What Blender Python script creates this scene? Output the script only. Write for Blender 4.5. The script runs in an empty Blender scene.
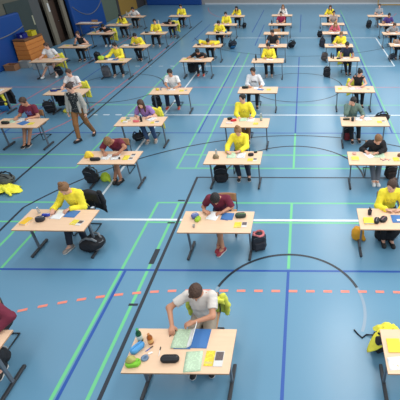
import bpy, bmesh, math, random
import numpy as np
from mathutils import Matrix, Vector

scene = bpy.context.scene
COL = scene.collection
random.seed(7)

# ------------------------------------------------------------------ camera
H, PITCH, YAW, ROLL, FPX, CX = 5.198, 0.5911, -0.0149, 0.004, 399.2, 299.4


def cam_dir(x, y):
    c, s = math.cos(ROLL), math.sin(ROLL)
    x, y = c * x - s * y, s * x + c * y
    return x, y


def cam_axes():
    ct, st = math.cos(PITCH), math.sin(PITCH)
    cr, sr = math.cos(ROLL), math.sin(ROLL)

    def w(x, y, z):                       # x right, y down, z forward of the camera
        X, F, D = x, z * ct - y * st, z * st + y * ct
        c, s = math.cos(YAW), math.sin(YAW)
        return Vector((c * X + s * F, -s * X + c * F, -D))
    right = w(cr, sr, 0)
    down = w(-sr, cr, 0)
    fwd = w(0, 0, 1)
    return right, -down, -fwd


cam_data = bpy.data.cameras.new('camera')
cam = bpy.data.objects.new('camera', cam_data)
COL.objects.link(cam)
r_, u_, b_ = cam_axes()
cam.matrix_world = Matrix(((r_.x, u_.x, b_.x, 0), (r_.y, u_.y, b_.y, 0), (r_.z, u_.z, b_.z, H), (0, 0, 0, 1)))
cam_data.sensor_width = 36
cam_data.lens = 36 * FPX / 400
cam_data.shift_x = -(CX - 200) / 400
cam_data.clip_end = 200
scene.camera = cam

# ------------------------------------------------------------------ world, light, exposure
world = bpy.data.worlds.new('hall_light')
scene.world = world
world.use_nodes = True
bgn = world.node_tree.nodes['Background']
bgn.inputs[0].default_value = (0.80, 0.90, 1.0, 1)
bgn.inputs[1].default_value = 0.60


def area(name, loc, rot, sx, sy, power, col=(1, 1, 1)):
    l = bpy.data.lights.new(name, 'AREA')
    l.shape = 'RECTANGLE'
    l.size, l.size_y, l.energy, l.color = sx, sy, power, col
    o = bpy.data.objects.new(name, l)
    o.location, o.rotation_euler = loc, rot
    COL.objects.link(o)
    return o


# window band high on the right-hand wall of the hall, and rows of ceiling lamps
area('window_daylight', (15.5, 13, 5.6), (0, math.radians(68), 0), 4.0, 30, 1500, (0.93, 0.97, 1.0))
for lx, pw in ((-9, 30), (-3.5, 110), (1.5, 205), (7, 150)):
    for ly in (2, 9, 16, 24, 32):
        area('ceiling_lamp', (lx, ly, 7.6), (0, 0, 0), 0.9, 4.0, pw * (1 if ly < 20 else 0.8), (1.0, 0.98, 0.94))
scene.view_settings.view_transform = 'Standard'
scene.view_settings.look = 'None'
scene.view_settings.gamma = 1
scene.view_settings.use_curve_mapping = False
scene.view_settings.exposure = 0.0


# ------------------------------------------------------------------ materials
def lin(c):
    return tuple(((v / 255) / 12.92 if v / 255 <= 0.04045 else ((v / 255 + 0.055) / 1.055) ** 2.4) for v in c) + (1,)


MATS = {}


def mat(name, rgb, rough=0.6, metal=0.0, noise=0.0, nscale=8.0, bump=0.0, bscale=40.0, spec=0.5, trans=0.0, sheen=0.0):
    if name in MATS:
        return MATS[name]
    m = bpy.data.materials.new(name)
    m.use_nodes = True
    nt = m.node_tree
    p = nt.nodes['Principled BSDF']
    p.inputs['Base Color'].default_value = lin(rgb)
    p.inputs['Roughness'].default_value = rough
    p.inputs['Metallic'].default_value = metal
    p.inputs['Specular IOR Level'].default_value = spec
    p.inputs['Transmission Weight'].default_value = trans
    tc = nt.nodes.new('ShaderNodeTexCoord')
    if noise > 0:
        n = nt.nodes.new('ShaderNodeTexNoise')
        n.inputs['Scale'].default_value = nscale
        nt.links.new(tc.outputs['Object'], n.inputs['Vector'])
        mr = nt.nodes.new('ShaderNodeMapRange')
        mr.inputs['To Min'].default_value = 1 - noise
        mr.inputs['To Max'].default_value = 1 + noise
        nt.links.new(n.outputs['Fac'], mr.inputs['Value'])
        hsv = nt.nodes.new('ShaderNodeHueSaturation')
        hsv.inputs['Color'].default_value = lin(rgb)
        nt.links.new(mr.outputs['Result'], hsv.inputs['Value'])
        nt.links.new(hsv.outputs['Color'], p.inputs['Base Color'])
    if bump > 0:
        n2 = nt.nodes.new('ShaderNodeTexNoise')
        n2.inputs['Scale'].default_value = bscale
        nt.links.new(tc.outputs['Object'], n2.inputs['Vector'])
        bp = nt.nodes.new('ShaderNodeBump')
        bp.inputs['Strength'].default_value = bump
        bp.inputs['Distance'].default_value = 0.02
        nt.links.new(n2.outputs['Fac'], bp.inputs['Height'])
        nt.links.new(bp.outputs['Normal'], p.inputs['Normal'])
    MATS[name] = m
    return m


def mat_print(name, rgb, ink, z0, z1, hw, scale=60, cut=0.5):
    """cloth with a printed patch on the chest, in the wearer's own coordinates"""
    if name in MATS:
        return MATS[name]
    m = mat(name, rgb, 0.85, noise=0.04, bump=0.5, bscale=14)
    nt = m.node_tree
    p = nt.nodes['Principled BSDF']
    src = p.inputs['Base Color'].links[0].from_socket
    tc = nt.nodes.new('ShaderNodeTexCoord')
    sp = nt.nodes.new('ShaderNodeSeparateXYZ')
    nt.links.new(tc.outputs['Object'], sp.inputs[0])

    def cmp(sock, c, e):
        n = nt.nodes.new('ShaderNodeMath')
        n.operation = 'COMPARE'
        nt.links.new(sock, n.inputs[0])
        n.inputs[1].default_value = c
        n.inputs[2].default_value = e
        return n.outputs[0]

    def mul(a, b):
        n = nt.nodes.new('ShaderNodeMath')
        n.operation = 'MULTIPLY'
        nt.links.new(a, n.inputs[0])
        nt.links.new(b, n.inputs[1])
        return n.outputs[0]
    a = cmp(sp.outputs['X'], 0, hw)
    b = cmp(sp.outputs['Z'], (z0 + z1) / 2, (z1 - z0) / 2)
    n = nt.nodes.new('ShaderNodeTexNoise')
    n.inputs['Scale'].default_value = scale
    nt.links.new(tc.outputs['Object'], n.inputs['Vector'])
    g = nt.nodes.new('ShaderNodeMath')
    g.operation = 'GREATER_THAN'
    nt.links.new(n.outputs['Fac'], g.inputs[0])
    g.inputs[1].default_value = cut
    f = nt.nodes.new('ShaderNodeMath')
    f.operation = 'LESS_THAN'
    nt.links.new(sp.outputs['Y'], f.inputs[0])
    f.inputs[1].default_value = -0.1
    k = mul(mul(a, b), mul(g.outputs[0], f.outputs[0]))
    mx = nt.nodes.new('ShaderNodeMixRGB')
    nt.links.new(k, mx.inputs[0])
    nt.links.new(src, mx.inputs[1])
    mx.inputs[2].default_value = lin(ink)
    nt.links.new(mx.outputs[0], p.inputs['Base Color'])
    return m


def mat_lines(name, rgb, ink, scale=18, cut=0.72):
    """paper with faint printed lines"""
    if name in MATS:
        return MATS[name]
    m = mat(name, rgb, 0.8)
    nt = m.node_tree
    p = nt.nodes['Principled BSDF']
    tc = nt.nodes.new('ShaderNodeTexCoord')
    w = nt.nodes.new('ShaderNodeTexWave')
    w.bands_direction = 'Y'
    w.inputs['Scale'].default_value = scale
    w.inputs['Distortion'].default_value = 0
    nt.links.new(tc.outputs['Object'], w.inputs['Vector'])
    n = nt.nodes.new('ShaderNodeTexNoise')
    n.inputs['Scale'].default_value = 30
    nt.links.new(tc.outputs['Object'], n.inputs['Vector'])
    g = nt.nodes.new('ShaderNodeMath')
    g.operation = 'GREATER_THAN'
    nt.links.new(w.outputs['Fac'], g.inputs[0])
    g.inputs[1].default_value = cut
    g2 = nt.nodes.new('ShaderNodeMath')
    g2.operation = 'GREATER_THAN'
    nt.links.new(n.outputs['Fac'], g2.inputs[0])
    g2.inputs[1].default_value = 0.45
    k = nt.nodes.new('ShaderNodeMath')
    k.operation = 'MULTIPLY'
    nt.links.new(g.outputs[0], k.inputs[0])
    nt.links.new(g2.outputs[0], k.inputs[1])
    mx = nt.nodes.new('ShaderNodeMixRGB')
    nt.links.new(k.outputs[0], mx.inputs[0])
    mx.inputs[1].default_value = lin(rgb)
    mx.inputs[2].default_value = lin(ink)
    nt.links.new(mx.outputs[0], p.inputs['Base Color'])
    return m


def mat_wood(name, c1, c2, scale=3.0, rough=0.45, stretch=(1, 14, 14)):
    if name in MATS:
        return MATS[name]
    m = mat(name, c1, rough)
    nt = m.node_tree
    p = nt.nodes['Principled BSDF']
    tc = nt.nodes.new('ShaderNodeTexCoord')
    mp = nt.nodes.new('ShaderNodeMapping')
    mp.inputs['Scale'].default_value = stretch
    nt.links.new(tc.outputs['Object'], mp.inputs['Vector'])
    n = nt.nodes.new('ShaderNodeTexNoise')
    n.inputs['Scale'].default_value = scale
    n.inputs['Detail'].default_value = 6
    nt.links.new(mp.outputs[0], n.inputs['Vector'])
    mx = nt.nodes.new('ShaderNodeMixRGB')
    nt.links.new(n.outputs['Fac'], mx.inputs[0])
    mx.inputs[1].default_value = lin(c1)
    mx.inputs[2].default_value = lin(c2)
    nt.links.new(mx.outputs[0], p.inputs['Base Color'])
    return m


def mat_floor():
    m = mat('floor_blue', (104, 152, 184), 0.33)
    nt = m.node_tree
    p = nt.nodes['Principled BSDF']
    tc = nt.nodes.new('ShaderNodeTexCoord')
    n = nt.nodes.new('ShaderNodeTexNoise')
    n.inputs['Scale'].default_value = 0.35
    n.inputs['Detail'].default_value = 3
    nt.links.new(tc.outputs['Object'], n.inputs['Vector'])
    mx = nt.nodes.new('ShaderNodeMixRGB')
    nt.links.new(n.outputs['Fac'], mx.inputs[0])
    mx.inputs[1].default_value = lin(FLOOR_A)
    mx.inputs[2].default_value = lin(FLOOR_B)
    nt.links.new(mx.outputs[0], p.inputs['Base Color'])
    n3 = nt.nodes.new('ShaderNodeTexNoise')
    n3.inputs['Scale'].default_value = 0.8
    nt.links.new(tc.outputs['Object'], n3.inputs['Vector'])
    mr = nt.nodes.new('ShaderNodeMapRange')
    mr.inputs['To Min'].default_value = 0.27
    mr.inputs['To Max'].default_value = 0.31
    nt.links.new(n3.outputs['Fac'], mr.inputs['Value'])
    nt.links.new(mr.outputs[0], p.inputs['Roughness'])
    return m


FLOOR_A, FLOOR_B = (98, 144, 172), (106, 152, 180)


def cloth(name, rgb):
    return mat('cloth_' + name, rgb, 0.88, noise=0.05, nscale=6, bump=0.5, bscale=14)


# ------------------------------------------------------------------ mesh helpers
def tag(o, label=None, cat=None, group=None, kind=None):
    if label:
        o['label'] = label
    if cat:
        o['category'] = cat
    if group:
        o['group'] = group
    if kind:
        o['kind'] = kind
    return o


LABELS = {}


def thing(name, label, cat, loc=(0, 0, 0), rz=0.0, group=None):
    o = bpy.data.objects.new(name, None)
    o.empty_display_size = 0.1
    COL.objects.link(o)
    o.location = loc
    o.rotation_euler = (0, 0, rz)
    relabel(o, label)
    return tag(o, None, cat, group)


def relabel(o, label):
    n = len(label.split())
    if n < 4 or n > 16:
        print('LABEL LENGTH', n, label)
    if label in LABELS:
        print('LABEL REPEAT', label)
    LABELS[label] = 1
    o['label'] = label


def np_mesh(name, v, f, m, parent=None, smooth=True, mats=None, mi=None):
    me = bpy.data.meshes.new(name)
    me.from_pydata(np.asarray(v).tolist(), [], f.tolist() if hasattr(f, 'tolist') else f)
    for mm in (mats or [m]):
        me.materials.append(mm)
    if smooth:
        me.polygons.foreach_set('use_smooth', [True] * len(me.polygons))
    if mi is not None:
        me.polygons.foreach_set('material_index', mi)
    me.update()
    o = bpy.data.objects.new(name, me)
    COL.objects.link(o)
    if parent:
        o.parent = parent
    return o


class MB:
    def __init__(self):
        self.bm = bmesh.new()

    def _x(self, vs, loc, rot):
        M = Matrix.Translation(loc) @ rot.to_4x4() if rot is not None else Matrix.Translation(loc)
        bmesh.ops.transform(self.bm, matrix=M, verts=vs)

    def box(self, c, s, bev=0.0, rot=None, seg=2, mi=0, taper=None):
        r = bmesh.ops.create_cube(self.bm, size=1)
        vs = r['verts']
        for v in vs:
            v.co = Vector((v.co.x * s[0], v.co.y * s[1], v.co.z * s[2]))
            if taper and v.co.z > 0:
                v.co.x *= taper[0]
                v.co.y *= taper[1]
        fs = list({f for v in vs for f in v.link_faces})
        if bev > 0:
            es = list({e for v in vs for e in v.link_edges})
            rb = bmesh.ops.bevel(self.bm, geom=es, offset=bev, segments=seg, affect='EDGES', profile=0.5)
            vs = list({v for f in rb['faces'] for v in f.verts} | {v for v in vs if v.is_valid})
            fs = list({f for v in vs for f in v.link_faces})
        for f in fs:
            f.material_index = mi
        self._x(vs, c, rot)
        return self

    def tube(self, pts, r, n=8, mi=0, caps=True):
        pts = [Vector(p) for p in pts]
        rings = []
        up = Vector((0, 0, 1))
        prev = None
        for i, p in enumerate(pts):
            d = (pts[min(i + 1, len(pts) - 1)] - pts[max(i - 1, 0)]).normalized()
            if prev is None:
                a = d.cross(up)
                if a.length < 0.1:
                    a = d.cross(Vector((1, 0, 0)))
            else:
                a = prev - d * prev.dot(d)
            a.normalize()
            prev = a
            b = d.cross(a)
            rr = r[i] if isinstance(r, (list, tuple)) else r
            rings.append([self.bm.verts.new(p + (a * math.cos(t) + b * math.sin(t)) * rr)
                          for t in [2 * math.pi * k / n for k in range(n)]])
        for A, B in zip(rings, rings[1:]):
            for k in range(n):
                f = self.bm.faces.new((A[k], A[(k + 1) % n], B[(k + 1) % n], B[k]))
                f.material_index = mi
                f.smooth = True
        if caps:
            self.bm.faces.new(rings[0][::-1]).material_index = mi
            self.bm.faces.new(rings[-1]).material_index = mi
        return self

    def lathe(self, prof, c=(0, 0, 0), n=20, mi=0, rot=None):
        rings = []
        allv = []
        for r, z in prof:
            ring = [self.bm.verts.new((max(r, 1e-4) * math.cos(t), max(r, 1e-4) * math.sin(t), z))
                    for t in [2 * math.pi * k / n for k in range(n)]]
            rings.append(ring)
            allv += ring
        for A, B in zip(rings, rings[1:]):
            for k in range(n):
                f = self.bm.faces.new((A[k], A[(k + 1) % n], B[(k + 1) % n], B[k]))
                f.material_index = mi
                f.smooth = True
        self.bm.faces.new(rings[0][::-1]).material_index = mi
        self.bm.faces.new(rings[-1]).material_index = mi
        self._x(allv, c, rot)
        return self

    def grid(self, P, mi=0, smooth=True):
        """P: 2D list of points"""
        V = [[self.bm.verts.new(p) for p in row] for row in P]
        for i in range(len(V) - 1):
            for j in range(len(V[0]) - 1):
                f = self.bm.faces.new((V[i][j], V[i + 1][j], V[i + 1][j + 1], V[i][j + 1]))
                f.material_index = mi
                f.smooth = smooth
        return self

    def build(self, name, m, parent=None, loc=None, mats=None):
        bmesh.ops.recalc_face_normals(self.bm, faces=self.bm.faces)
        me = bpy.data.meshes.new(name)
        self.bm.to_mesh(me)
        self.bm.free()
        for mm in (mats or [m]):
            me.materials.append(mm)
        o = bpy.data.objects.new(name, me)
        COL.objects.link(o)
        if parent:
            o.parent = parent
        if loc:
            o.location = loc
        return o


def children(o):
    return [c for c in list(COL.objects) if c.parent == o]


def copy_tree(o, parent=None):
    c = o.copy()
    COL.objects.link(c)
    if parent:
        c.parent = parent
    for ch in list(o.children):
        copy_tree(ch, c)
    return c


# ------------------------------------------------------------------ implicit surfaces
def N3(v):
    v = np.asarray(v, float)
    return v / (np.linalg.norm(v) + 1e-9)


def cap(a, b, ra, rb, clip=None, op='add', k=None):
    a, b = np.asarray(a, float), np.asarray(b, float)

    def f(P):
        ab = b - a
        t = np.clip(((P - a) @ ab) / (ab @ ab + 1e-12), 0, 1)
        d = np.linalg.norm(P - a - t[..., None] * ab, axis=-1) - (ra + t * (rb - ra))
        if clip is not None:
            for (c, n) in clip:
                d = np.maximum(d, (P - np.asarray(c)) @ np.asarray(n))
        return d
    r = max(ra, rb)
    return dict(f=f, lo=np.minimum(a, b) - r, hi=np.maximum(a, b) + r, op=op, k=k)


def ell(c, r, R=None, clip=None, op='add', k=None):
    c, r = np.asarray(c, float), np.asarray(r, float)
    R = np.eye(3) if R is None else np.asarray(R)     # columns = axes

    def f(P):
        q = (P - c) @ R
        k0 = np.linalg.norm(q / r, axis=-1)
        k1 = np.linalg.norm(q / (r * r), axis=-1) + 1e-9
        d = k0 * (k0 - 1) / k1
        if clip is not None:
            for (cc, n) in clip:
                d = np.maximum(d, (P - np.asarray(cc)) @ np.asarray(n))
        return d
    m = r.max()
    return dict(f=f, lo=c - m, hi=c + m, op=op, k=k)


def rbox(c, s, rad, R=None, clip=None, op='add', k=None):
    c, h = np.asarray(c, float), np.asarray(s, float) / 2
    R = np.eye(3) if R is None else np.asarray(R)

    def f(P):
        q = np.abs((P - c) @ R) - (h - rad)
        d = np.linalg.norm(np.maximum(q, 0), axis=-1) + np.minimum(q.max(axis=-1), 0) - rad
        if clip is not None:
            for (cc, n) in clip:
                d = np.maximum(d, (P - np.asarray(cc)) @ np.asarray(n))
        return d
    m = np.linalg.norm(h)
    return dict(f=f, lo=c - m, hi=c + m, op=op, k=k)


def surf(prims, vox, k=0.03, warp=None):
    M = 0.05
    lo = np.min([p['lo'] for p in prims if p['op'] == 'add'], axis=0) - 3 * vox
    hi = np.max([p['hi'] for p in prims if p['op'] == 'add'], axis=0) + 3 * vox
    n = np.ceil((hi - lo) / vox).astype(int) + 1
    F = np.full(n, M, np.float32)
    for p in prims:
        kk = k if p['k'] is None else p['k']
        i0 = np.clip(np.floor((p['lo'] - M - lo) / vox).astype(int), 0, n)
        i1 = np.clip(np.ceil((p['hi'] + M - lo) / vox).astype(int) + 1, 0, n)
        if (i1 <= i0).any():
            continue
        ax = [lo[d] + vox * np.arange(i0[d], i1[d]) for d in range(3)]
        P = np.stack(np.meshgrid(*ax, indexing='ij'), -1)
        D = p['f'](P)
        sl = tuple(slice(i0[d], i1[d]) for d in range(3))
        A = F[sl]
        if p['op'] == 'add':
            if kk > 0:
                h = np.maximum(kk - np.abs(A - D), 0) / kk
                F[sl] = np.minimum(A, D) - h * h * kk * 0.25
            else:
                F[sl] = np.minimum(A, D)
        else:
            D = -D
            h = np.maximum(kk - np.abs(A - D), 0) / max(kk, 1e-6)
            F[sl] = np.maximum(A, D) + h * h * kk * 0.25
    for d in range(3):
        for e in (0, -1):
            ix = [slice(None)] * 3
            ix[d] = e
            F[tuple(ix)] = M
    S = F < 0
    cid, pos, quads = [], [], []
    nn = np.array([n[1] * n[2], n[2], 1])
    for a in range(3):
        b, c = (a + 1) % 3, (a + 2) % 3
        s0 = [slice(None)] * 3
        s1 = [slice(None)] * 3
        s0[a] = slice(0, -1)
        s1[a] = slice(1, None)
        s0, s1 = tuple(s0), tuple(s1)
        idx = np.argwhere(S[s0] != S[s1])
        if len(idx) == 0:
            continue
        e = np.zeros(3, int)
        e[a] = 1
        f0 = F[tuple(idx.T)].astype(float)
        f1 = F[tuple((idx + e).T)].astype(float)
        t = f0 / (f0 - f1)
        ps = idx.astype(float)
        ps[:, a] += t
        q = []
        for ob, oc in ((0, 0), (-1, 0), (-1, -1), (0, -1)):
            o = np.zeros(3, int)
            o[b], o[c] = ob, oc
            ci = (idx + o) @ nn
            q.append(ci)
            cid.append(ci)
            pos.append(ps)
        q = np.stack(q, 1)
        ins = S[tuple(idx.T)]
        q[~ins] = q[~ins][:, ::-1]
        quads.append(q)
    cid = np.concatenate(cid)
    pos = np.concatenate(pos)
    quads = np.concatenate(quads)
    u, inv = np.unique(cid, return_inverse=True)
    cnt = np.bincount(inv)
    V = np.stack([np.bincount(inv, pos[:, d]) / cnt for d in range(3)], 1) * vox + lo
    Q = np.searchsorted(u, quads)
    if warp is not None:
        V = warp(V)
    return V, Q


def join_parts(parts):
    vs, fs, off = [], [], 0
    for v, f in parts:
        vs.append(v)
        fs.append(f + off)
        off += len(v)
    return np.concatenate(vs), np.concatenate(fs)


# ------------------------------------------------------------------ people
def ik(a, b, l1, l2, pole):
    a, b = np.asarray(a, float), np.asarray(b, float)
    d = b - a
    L = np.linalg.norm(d)
    Lc = min(L, (l1 + l2) * 0.995)
    if L > Lc:
        b = a + d / L * Lc
    u = d / (L + 1e-9)
    x = (l1 * l1 - l2 * l2 + Lc * Lc) / (2 * Lc)
    h = math.sqrt(max(l1 * l1 - x * x, 0))
    p = np.asarray(pole, float)
    p = N3(p - u * (p @ u))
    return a + u * x + p * h, b


SKIN = {'fair': (222, 170, 145), 'tan': (196, 140, 110), 'mid': (176, 122, 94)}


def hand_prims(w, d, nrm, thumb, curl=1.0, s=1.0):
    d, nrm = N3(d), N3(nrm)
    nrm = N3(nrm - d * (nrm @ d))
    side = N3(np.cross(d, nrm))
    if side @ np.asarray(thumb) < 0:
        side = -side
    R = np.stack([d, side, nrm], 1)
    P = [cap(w - d * 0.02, w + d * 0.02, 0.027 * s, 0.025 * s), ell(w + d * 0.048 * s, (0.05 * s, 0.041 * s, 0.018 * s), R)]
    for i, (off, L) in enumerate(((0.030, 0.066), (0.010, 0.076), (-0.011, 0.070), (-0.030, 0.055))):
        a = w + d * 0.085 * s + side * off * s
        c1 = 0.25 + 0.35 * curl + 0.05 * i
        c2 = c1 + 0.75 * curl + 0.1
        d1 = N3(d * math.cos(c1) - nrm * math.sin(c1) + side * off * 2)
        d2 = N3(d * math.cos(c2) - nrm * math.sin(c2) + side * off * 1)
        b = a + d1 * L * 0.5 * s
        c = b + d2 * L * 0.5 * s
        P.append(cap(a - d * 0.02 * s, a, 0.0105 * s, 0.0098 * s, k=0.008))
        P.append(cap(a, b, 0.0098 * s, 0.0088 * s, k=0.004))
        P.append(cap(b, c, 0.0088 * s, 0.0074 * s, k=0.004))
    a = w + d * 0.022 * s + side * 0.028 * s - nrm * 0.004
    b = a + N3(d * 0.65 + side * 0.75 - nrm * 0.3) * 0.040 * s
    c = b + N3(d * 0.95 + side * 0.1 - nrm * 0.35) * 0.030 * s
    P.append(cap(a, b, 0.0135 * s, 0.0108 * s, k=0.01))
    P.append(cap(b, c, 0.0108 * s, 0.0085 * s, k=0.005))
    return P


def make_person(label, J, sp, loc, rz, name='person', group=None):
    """J: joints in the person's own frame. sp: looks."""
    lv = sp.get('lv', 2)
    vb, vh, vd = ((0.011, 0.0055, 0.0045), (0.014, 0.0075, 0.006), (0.018, 0.010, 0.008))[lv]
    root = thing(name, label, 'person', loc, rz, group)
    skin = mat('skin_' + sp.get('skin', 'fair'), SKIN[sp.get('skin', 'fair')], 0.55, noise=0.04, nscale=10)
    fem = sp.get('fem', False)
    bw = 0.92 if fem else 1.0
    pel, nb = J['pelvis'], J['neck']
    s = N3(nb - pel)
    side = J['side']
    fwd = N3(np.cross(side, s)) * -1
    if fwd @ J['fwd'] < 0:
        fwd = -fwd
    Rt = np.stack([side, fwd, s], 1)
    sh = {q: nb - s * 0.045 + side * q * 0.175 * bw for q in (-1, 1)}
    chest = pel + s * 0.33
    belly = pel + s * 0.17
    floor_clip = [((0, 0, J['seat']), (0, 0, -1.0))] if J.get('seat') else None

    def torso(inf, hem=None):
        c = list(hem) if hem else []
        cc = c or None
        return [ell(chest + fwd * 0.005, (0.150 * bw + inf, 0.108 + inf, 0.185 + inf), Rt, clip=cc),
                ell(belly, (0.135 * bw + inf, 0.100 + inf, 0.15 + inf), Rt, clip=cc),
                cap(sh[-1] - side * -0.02, sh[1] - side * 0.02, 0.058 + inf, 0.058 + inf, clip=cc)]

    def pelvis(inf, clip=None):
        return [ell(pel, (0.160 + inf, 0.115 + inf, 0.105 + inf), Rt, clip=clip)]
    hips = {q: pel + side * q * 0.088 - np.array([0, 0, 0.005]) for q in (-1, 1)}
    head_R = J['headR']                      # columns: right, back, up
    hc = J['head']
    skull_base = hc + head_R @ np.array([0, 0.012, -0.05])
    body = torso(0) + pelvis(0, floor_clip)
    body += [cap(nb - s * 0.05, skull_base, 0.058 * (0.9 if fem else 1), 0.050 * (0.9 if fem else 1))]
    for q in (-1, 1):
        body += [cap(sh[q], J['elbow'][q], 0.052 * bw, 0.041 * bw), cap(J['elbow'][q], J['wrist'][q], 0.041 * bw, 0.027)]
        body += [cap(hips[q], J['knee'][q], 0.084, 0.058, clip=floor_clip), cap(J['knee'][q], J['ankle'][q], 0.057, 0.036),
                 cap(J['ankle'][q] - np.array([0, 0, 0.02]), J['ankle'][q] + J['toe'][q] * 0.12 - np.array([0, 0, 0.038]), 0.034, 0.028)]
    V, Q = surf(body, vb, 0.035)
    parts = [(V, Q)]
    # head, in its own frame (x right, y back, z up)
    hp = [ell((0, 0.012, 0.035), (0.075, 0.094, 0.086)), ell((0, -0.028, -0.030), (0.057, 0.062, 0.078)),
          ell((0, -0.066, -0.090), (0.026, 0.022, 0.020), k=0.03), cap((0, -0.088, 0.012), (0, -0.108, -0.026), 0.009, 0.0135, k=0.012),
          cap((-0.035, -0.076, 0.028), (0.035, -0.076, 0.028), 0.012, 0.012, k=0.02),
          cap((-0.018, -0.083, -0.058), (0.018, -0.083, -0.058), 0.009, 0.009, k=0.01),
          ell((-0.078, 0.008, -0.008), (0.011, 0.020, 0.032), k=0.006), ell((0.078, 0.008, -0.008), (0.011, 0.020, 0.032), k=0.006),
          ell((-0.031, -0.096, 0.008), (0.016, 0.014, 0.011), op='sub', k=0.012), ell((0.031, -0.096, 0.008), (0.016, 0.014, 0.011), op='sub', k=0.012),
          cap((0, 0.015, -0.03), (0, 0.02, -0.09), 0.052, 0.050, k=0.02)]
    V, Q = surf(hp, vh, 0.03)
    parts.append((V @ head_R.T + hc, Q))
    for q in (-1, 1):
        V, Q = surf(hand_prims(J['wrist'][q], J['hdir'][q], J['hnrm'][q], J['thumb'][q], sp.get('curl', 0.9), 0.95 if fem else 1.02), vd, 0.012)
        parts.append((V, Q))
    V, Q = join_parts(parts)
    np_mesh('body', V, Q, skin, root)
    # eyes, mouth
    if lv < 3:
        white, dark = mat('eye_white', (196, 186, 180), 0.4), mat('eye_iris', (45, 34, 28), 0.25)
        for q in (-1, 1):
            e = MB()
            prof = [(0.0110 * math.sin(t), -0.0110 * math.cos(t)) for t in np.linspace(0.05, math.pi - 0.05, 7)]
            e.lathe(prof, n=10)
            o = e.build('eye', white, root)
            o.matrix_local = Matrix.Translation(Vector(hc + head_R @ np.array([q * 0.031, -0.083, 0.007])))
            e = MB()
            e.lathe([(0.0055, 0), (0.0055, 0.0015), (0.002, 0.003)], n=8)
            i = e.build('iris', dark, o)
            dirv = Vector(head_R @ np.array([0, -1, -0.25])).normalized()
            i.matrix_local = Matrix.Translation(dirv * 0.0098) @ dirv.to_track_quat('Z', 'Y').to_matrix().to_4x4()
        V, Q = surf([cap((-0.019, -0.0885, -0.057), (0.019, -0.0885, -0.057), 0.0045, 0.0045), cap((-0.012, -0.0885, -0.062), (0.012, -0.0885, -0.062), 0.005, 0.005)], 0.004, 0.004)
        np_mesh('mouth', V @ head_R.T + hc, Q, mat('lips', (176, 100, 92), 0.5), root)
    # hair
    hs = sp.get('hair', 'short')
    hcol = sp.get('hcol', (40, 30, 24))
    hm = mat('hair_%d_%d_%d' % hcol, hcol, 0.6, noise=0.25, nscale=35, bump=0.6, bscale=70)
    dn = head_R.T @ np.array([0, 0, -1.0])
    back_clip = [((0, 0, -0.035 if hs in ('short', 'crop') else -0.06), (0, 0, -1.0))]
    thick = {'crop': 0.007, 'short': 0.014, 'messy': 0.02}.get(hs, 0.014)
    h = [ell((0, 0.018, 0.040), (0.077 + thick, 0.094 + thick, 0.084 + thick), clip=back_clip)]
    if hs in ('short', 'messy'):
        rr = random.Random(label)
        for i in range(9):
            a = rr.uniform(0, 6.28)
            q = rr.uniform(0, 0.07)
            h.append(ell((math.cos(a) * q, -0.01 + math.sin(a) * q, 0.112 - q * 0.35), (0.026, 0.026, 0.018), k=0.015))
    h.append(ell((0, -0.128, -0.025), (0.092, 0.100, 0.118), op='sub', k=0.012))
    for q in (-1, 1):
        if hs in ('short', 'crop'):
            h.append(ell((q * 0.095, -0.002, -0.025), (0.03, 0.032, 0.042), op='sub', k=0.006))
    if hs == 'bun':
        h += [ell((0, 0.040, 0.150), (0.046, 0.046, 0.040), k=0.008)]
    if hs == 'bunback':
        h += [ell((0, 0.115, 0.085), (0.045, 0.04, 0.04), k=0.012)]
    if hs == 'tail':
        a = np.array([0, 0.11, 0.05])
        b = a + np.array([0, 0.04, 0]) + dn * 0.06
        c = b + dn * 0.16
        h += [cap(a, b, 0.022, 0.03, k=0.01), cap(b, c, 0.030, 0.014, k=0.01)]
    if hs == 'long':
        for q in (-1, 1):
            a = np.array([q * 0.070, 0.015, 0.01])
            b = a + dn * 0.13 + np.array([q * 0.012, 0.01, 0])
            c = b + dn * 0.13 + np.array([-q * 0.005, -0.01, 0])
            h += [cap(a, b, 0.030, 0.032, k=0.02), cap(b, c, 0.032, 0.016, k=0.02)]
        a = np.array([0, 0.085, 0.01])
        h += [cap(a, a + dn * 0.22 + np.array([0, 0.02, 0]), 0.05, 0.035, k=0.03)]
    V, Q = surf(h, vh, 0.02)
    rs = np.random.RandomState(3)
    V = V + 0.0025 * np.sin(V[:, [1, 2, 0]] * 160 + 1.3) * np.cos(V[:, [2, 0, 1]] * 120)
    np_mesh('hair', V @ head_R.T + hc, Q, hm, root)
    # shirt
    sm = sp['shirt']
    inf = sp.get('inf', 0.014)
    hem = [(pel - s * 0.045, -s), (nb + s * 0.012, s)]
    if floor_clip:
        hem.append(((0, 0, J['seat'] + 0.004), (0, 0, -1.0)))
    P = torso(inf, hem) + [ell(pel, (0.162 + inf, 0.117 + inf, 0.107 + inf), Rt, clip=hem)]
    sl = sp.get('sleeve', 'short')
    for q in (-1, 1):
        E, W = J['elbow'][q], J['wrist'][q]
        u = N3(E - sh[q])
        if sl == 'short':
            P.append(cap(sh[q], E, 0.056 + inf, 0.052 + inf * 1.3, clip=[(sh[q] + u * 0.19, u)]))
        elif sl == 'long':
            P.append(cap(sh[q], E, 0.054 + inf, 0.045 + inf))
            w = N3(W - E)
            P.append(cap(E, W, 0.044 + inf, 0.034 + inf, clip=[(W - w * 0.005, w)]))
        elif sl == 'rolled':
            P.append(cap(sh[q], E, 0.054 + inf, 0.045 + inf))
            w = N3(W - E)
            P.append(cap(E, W, 0.045 + inf, 0.040 + inf, clip=[(E + w * 0.10, w)]))
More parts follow.
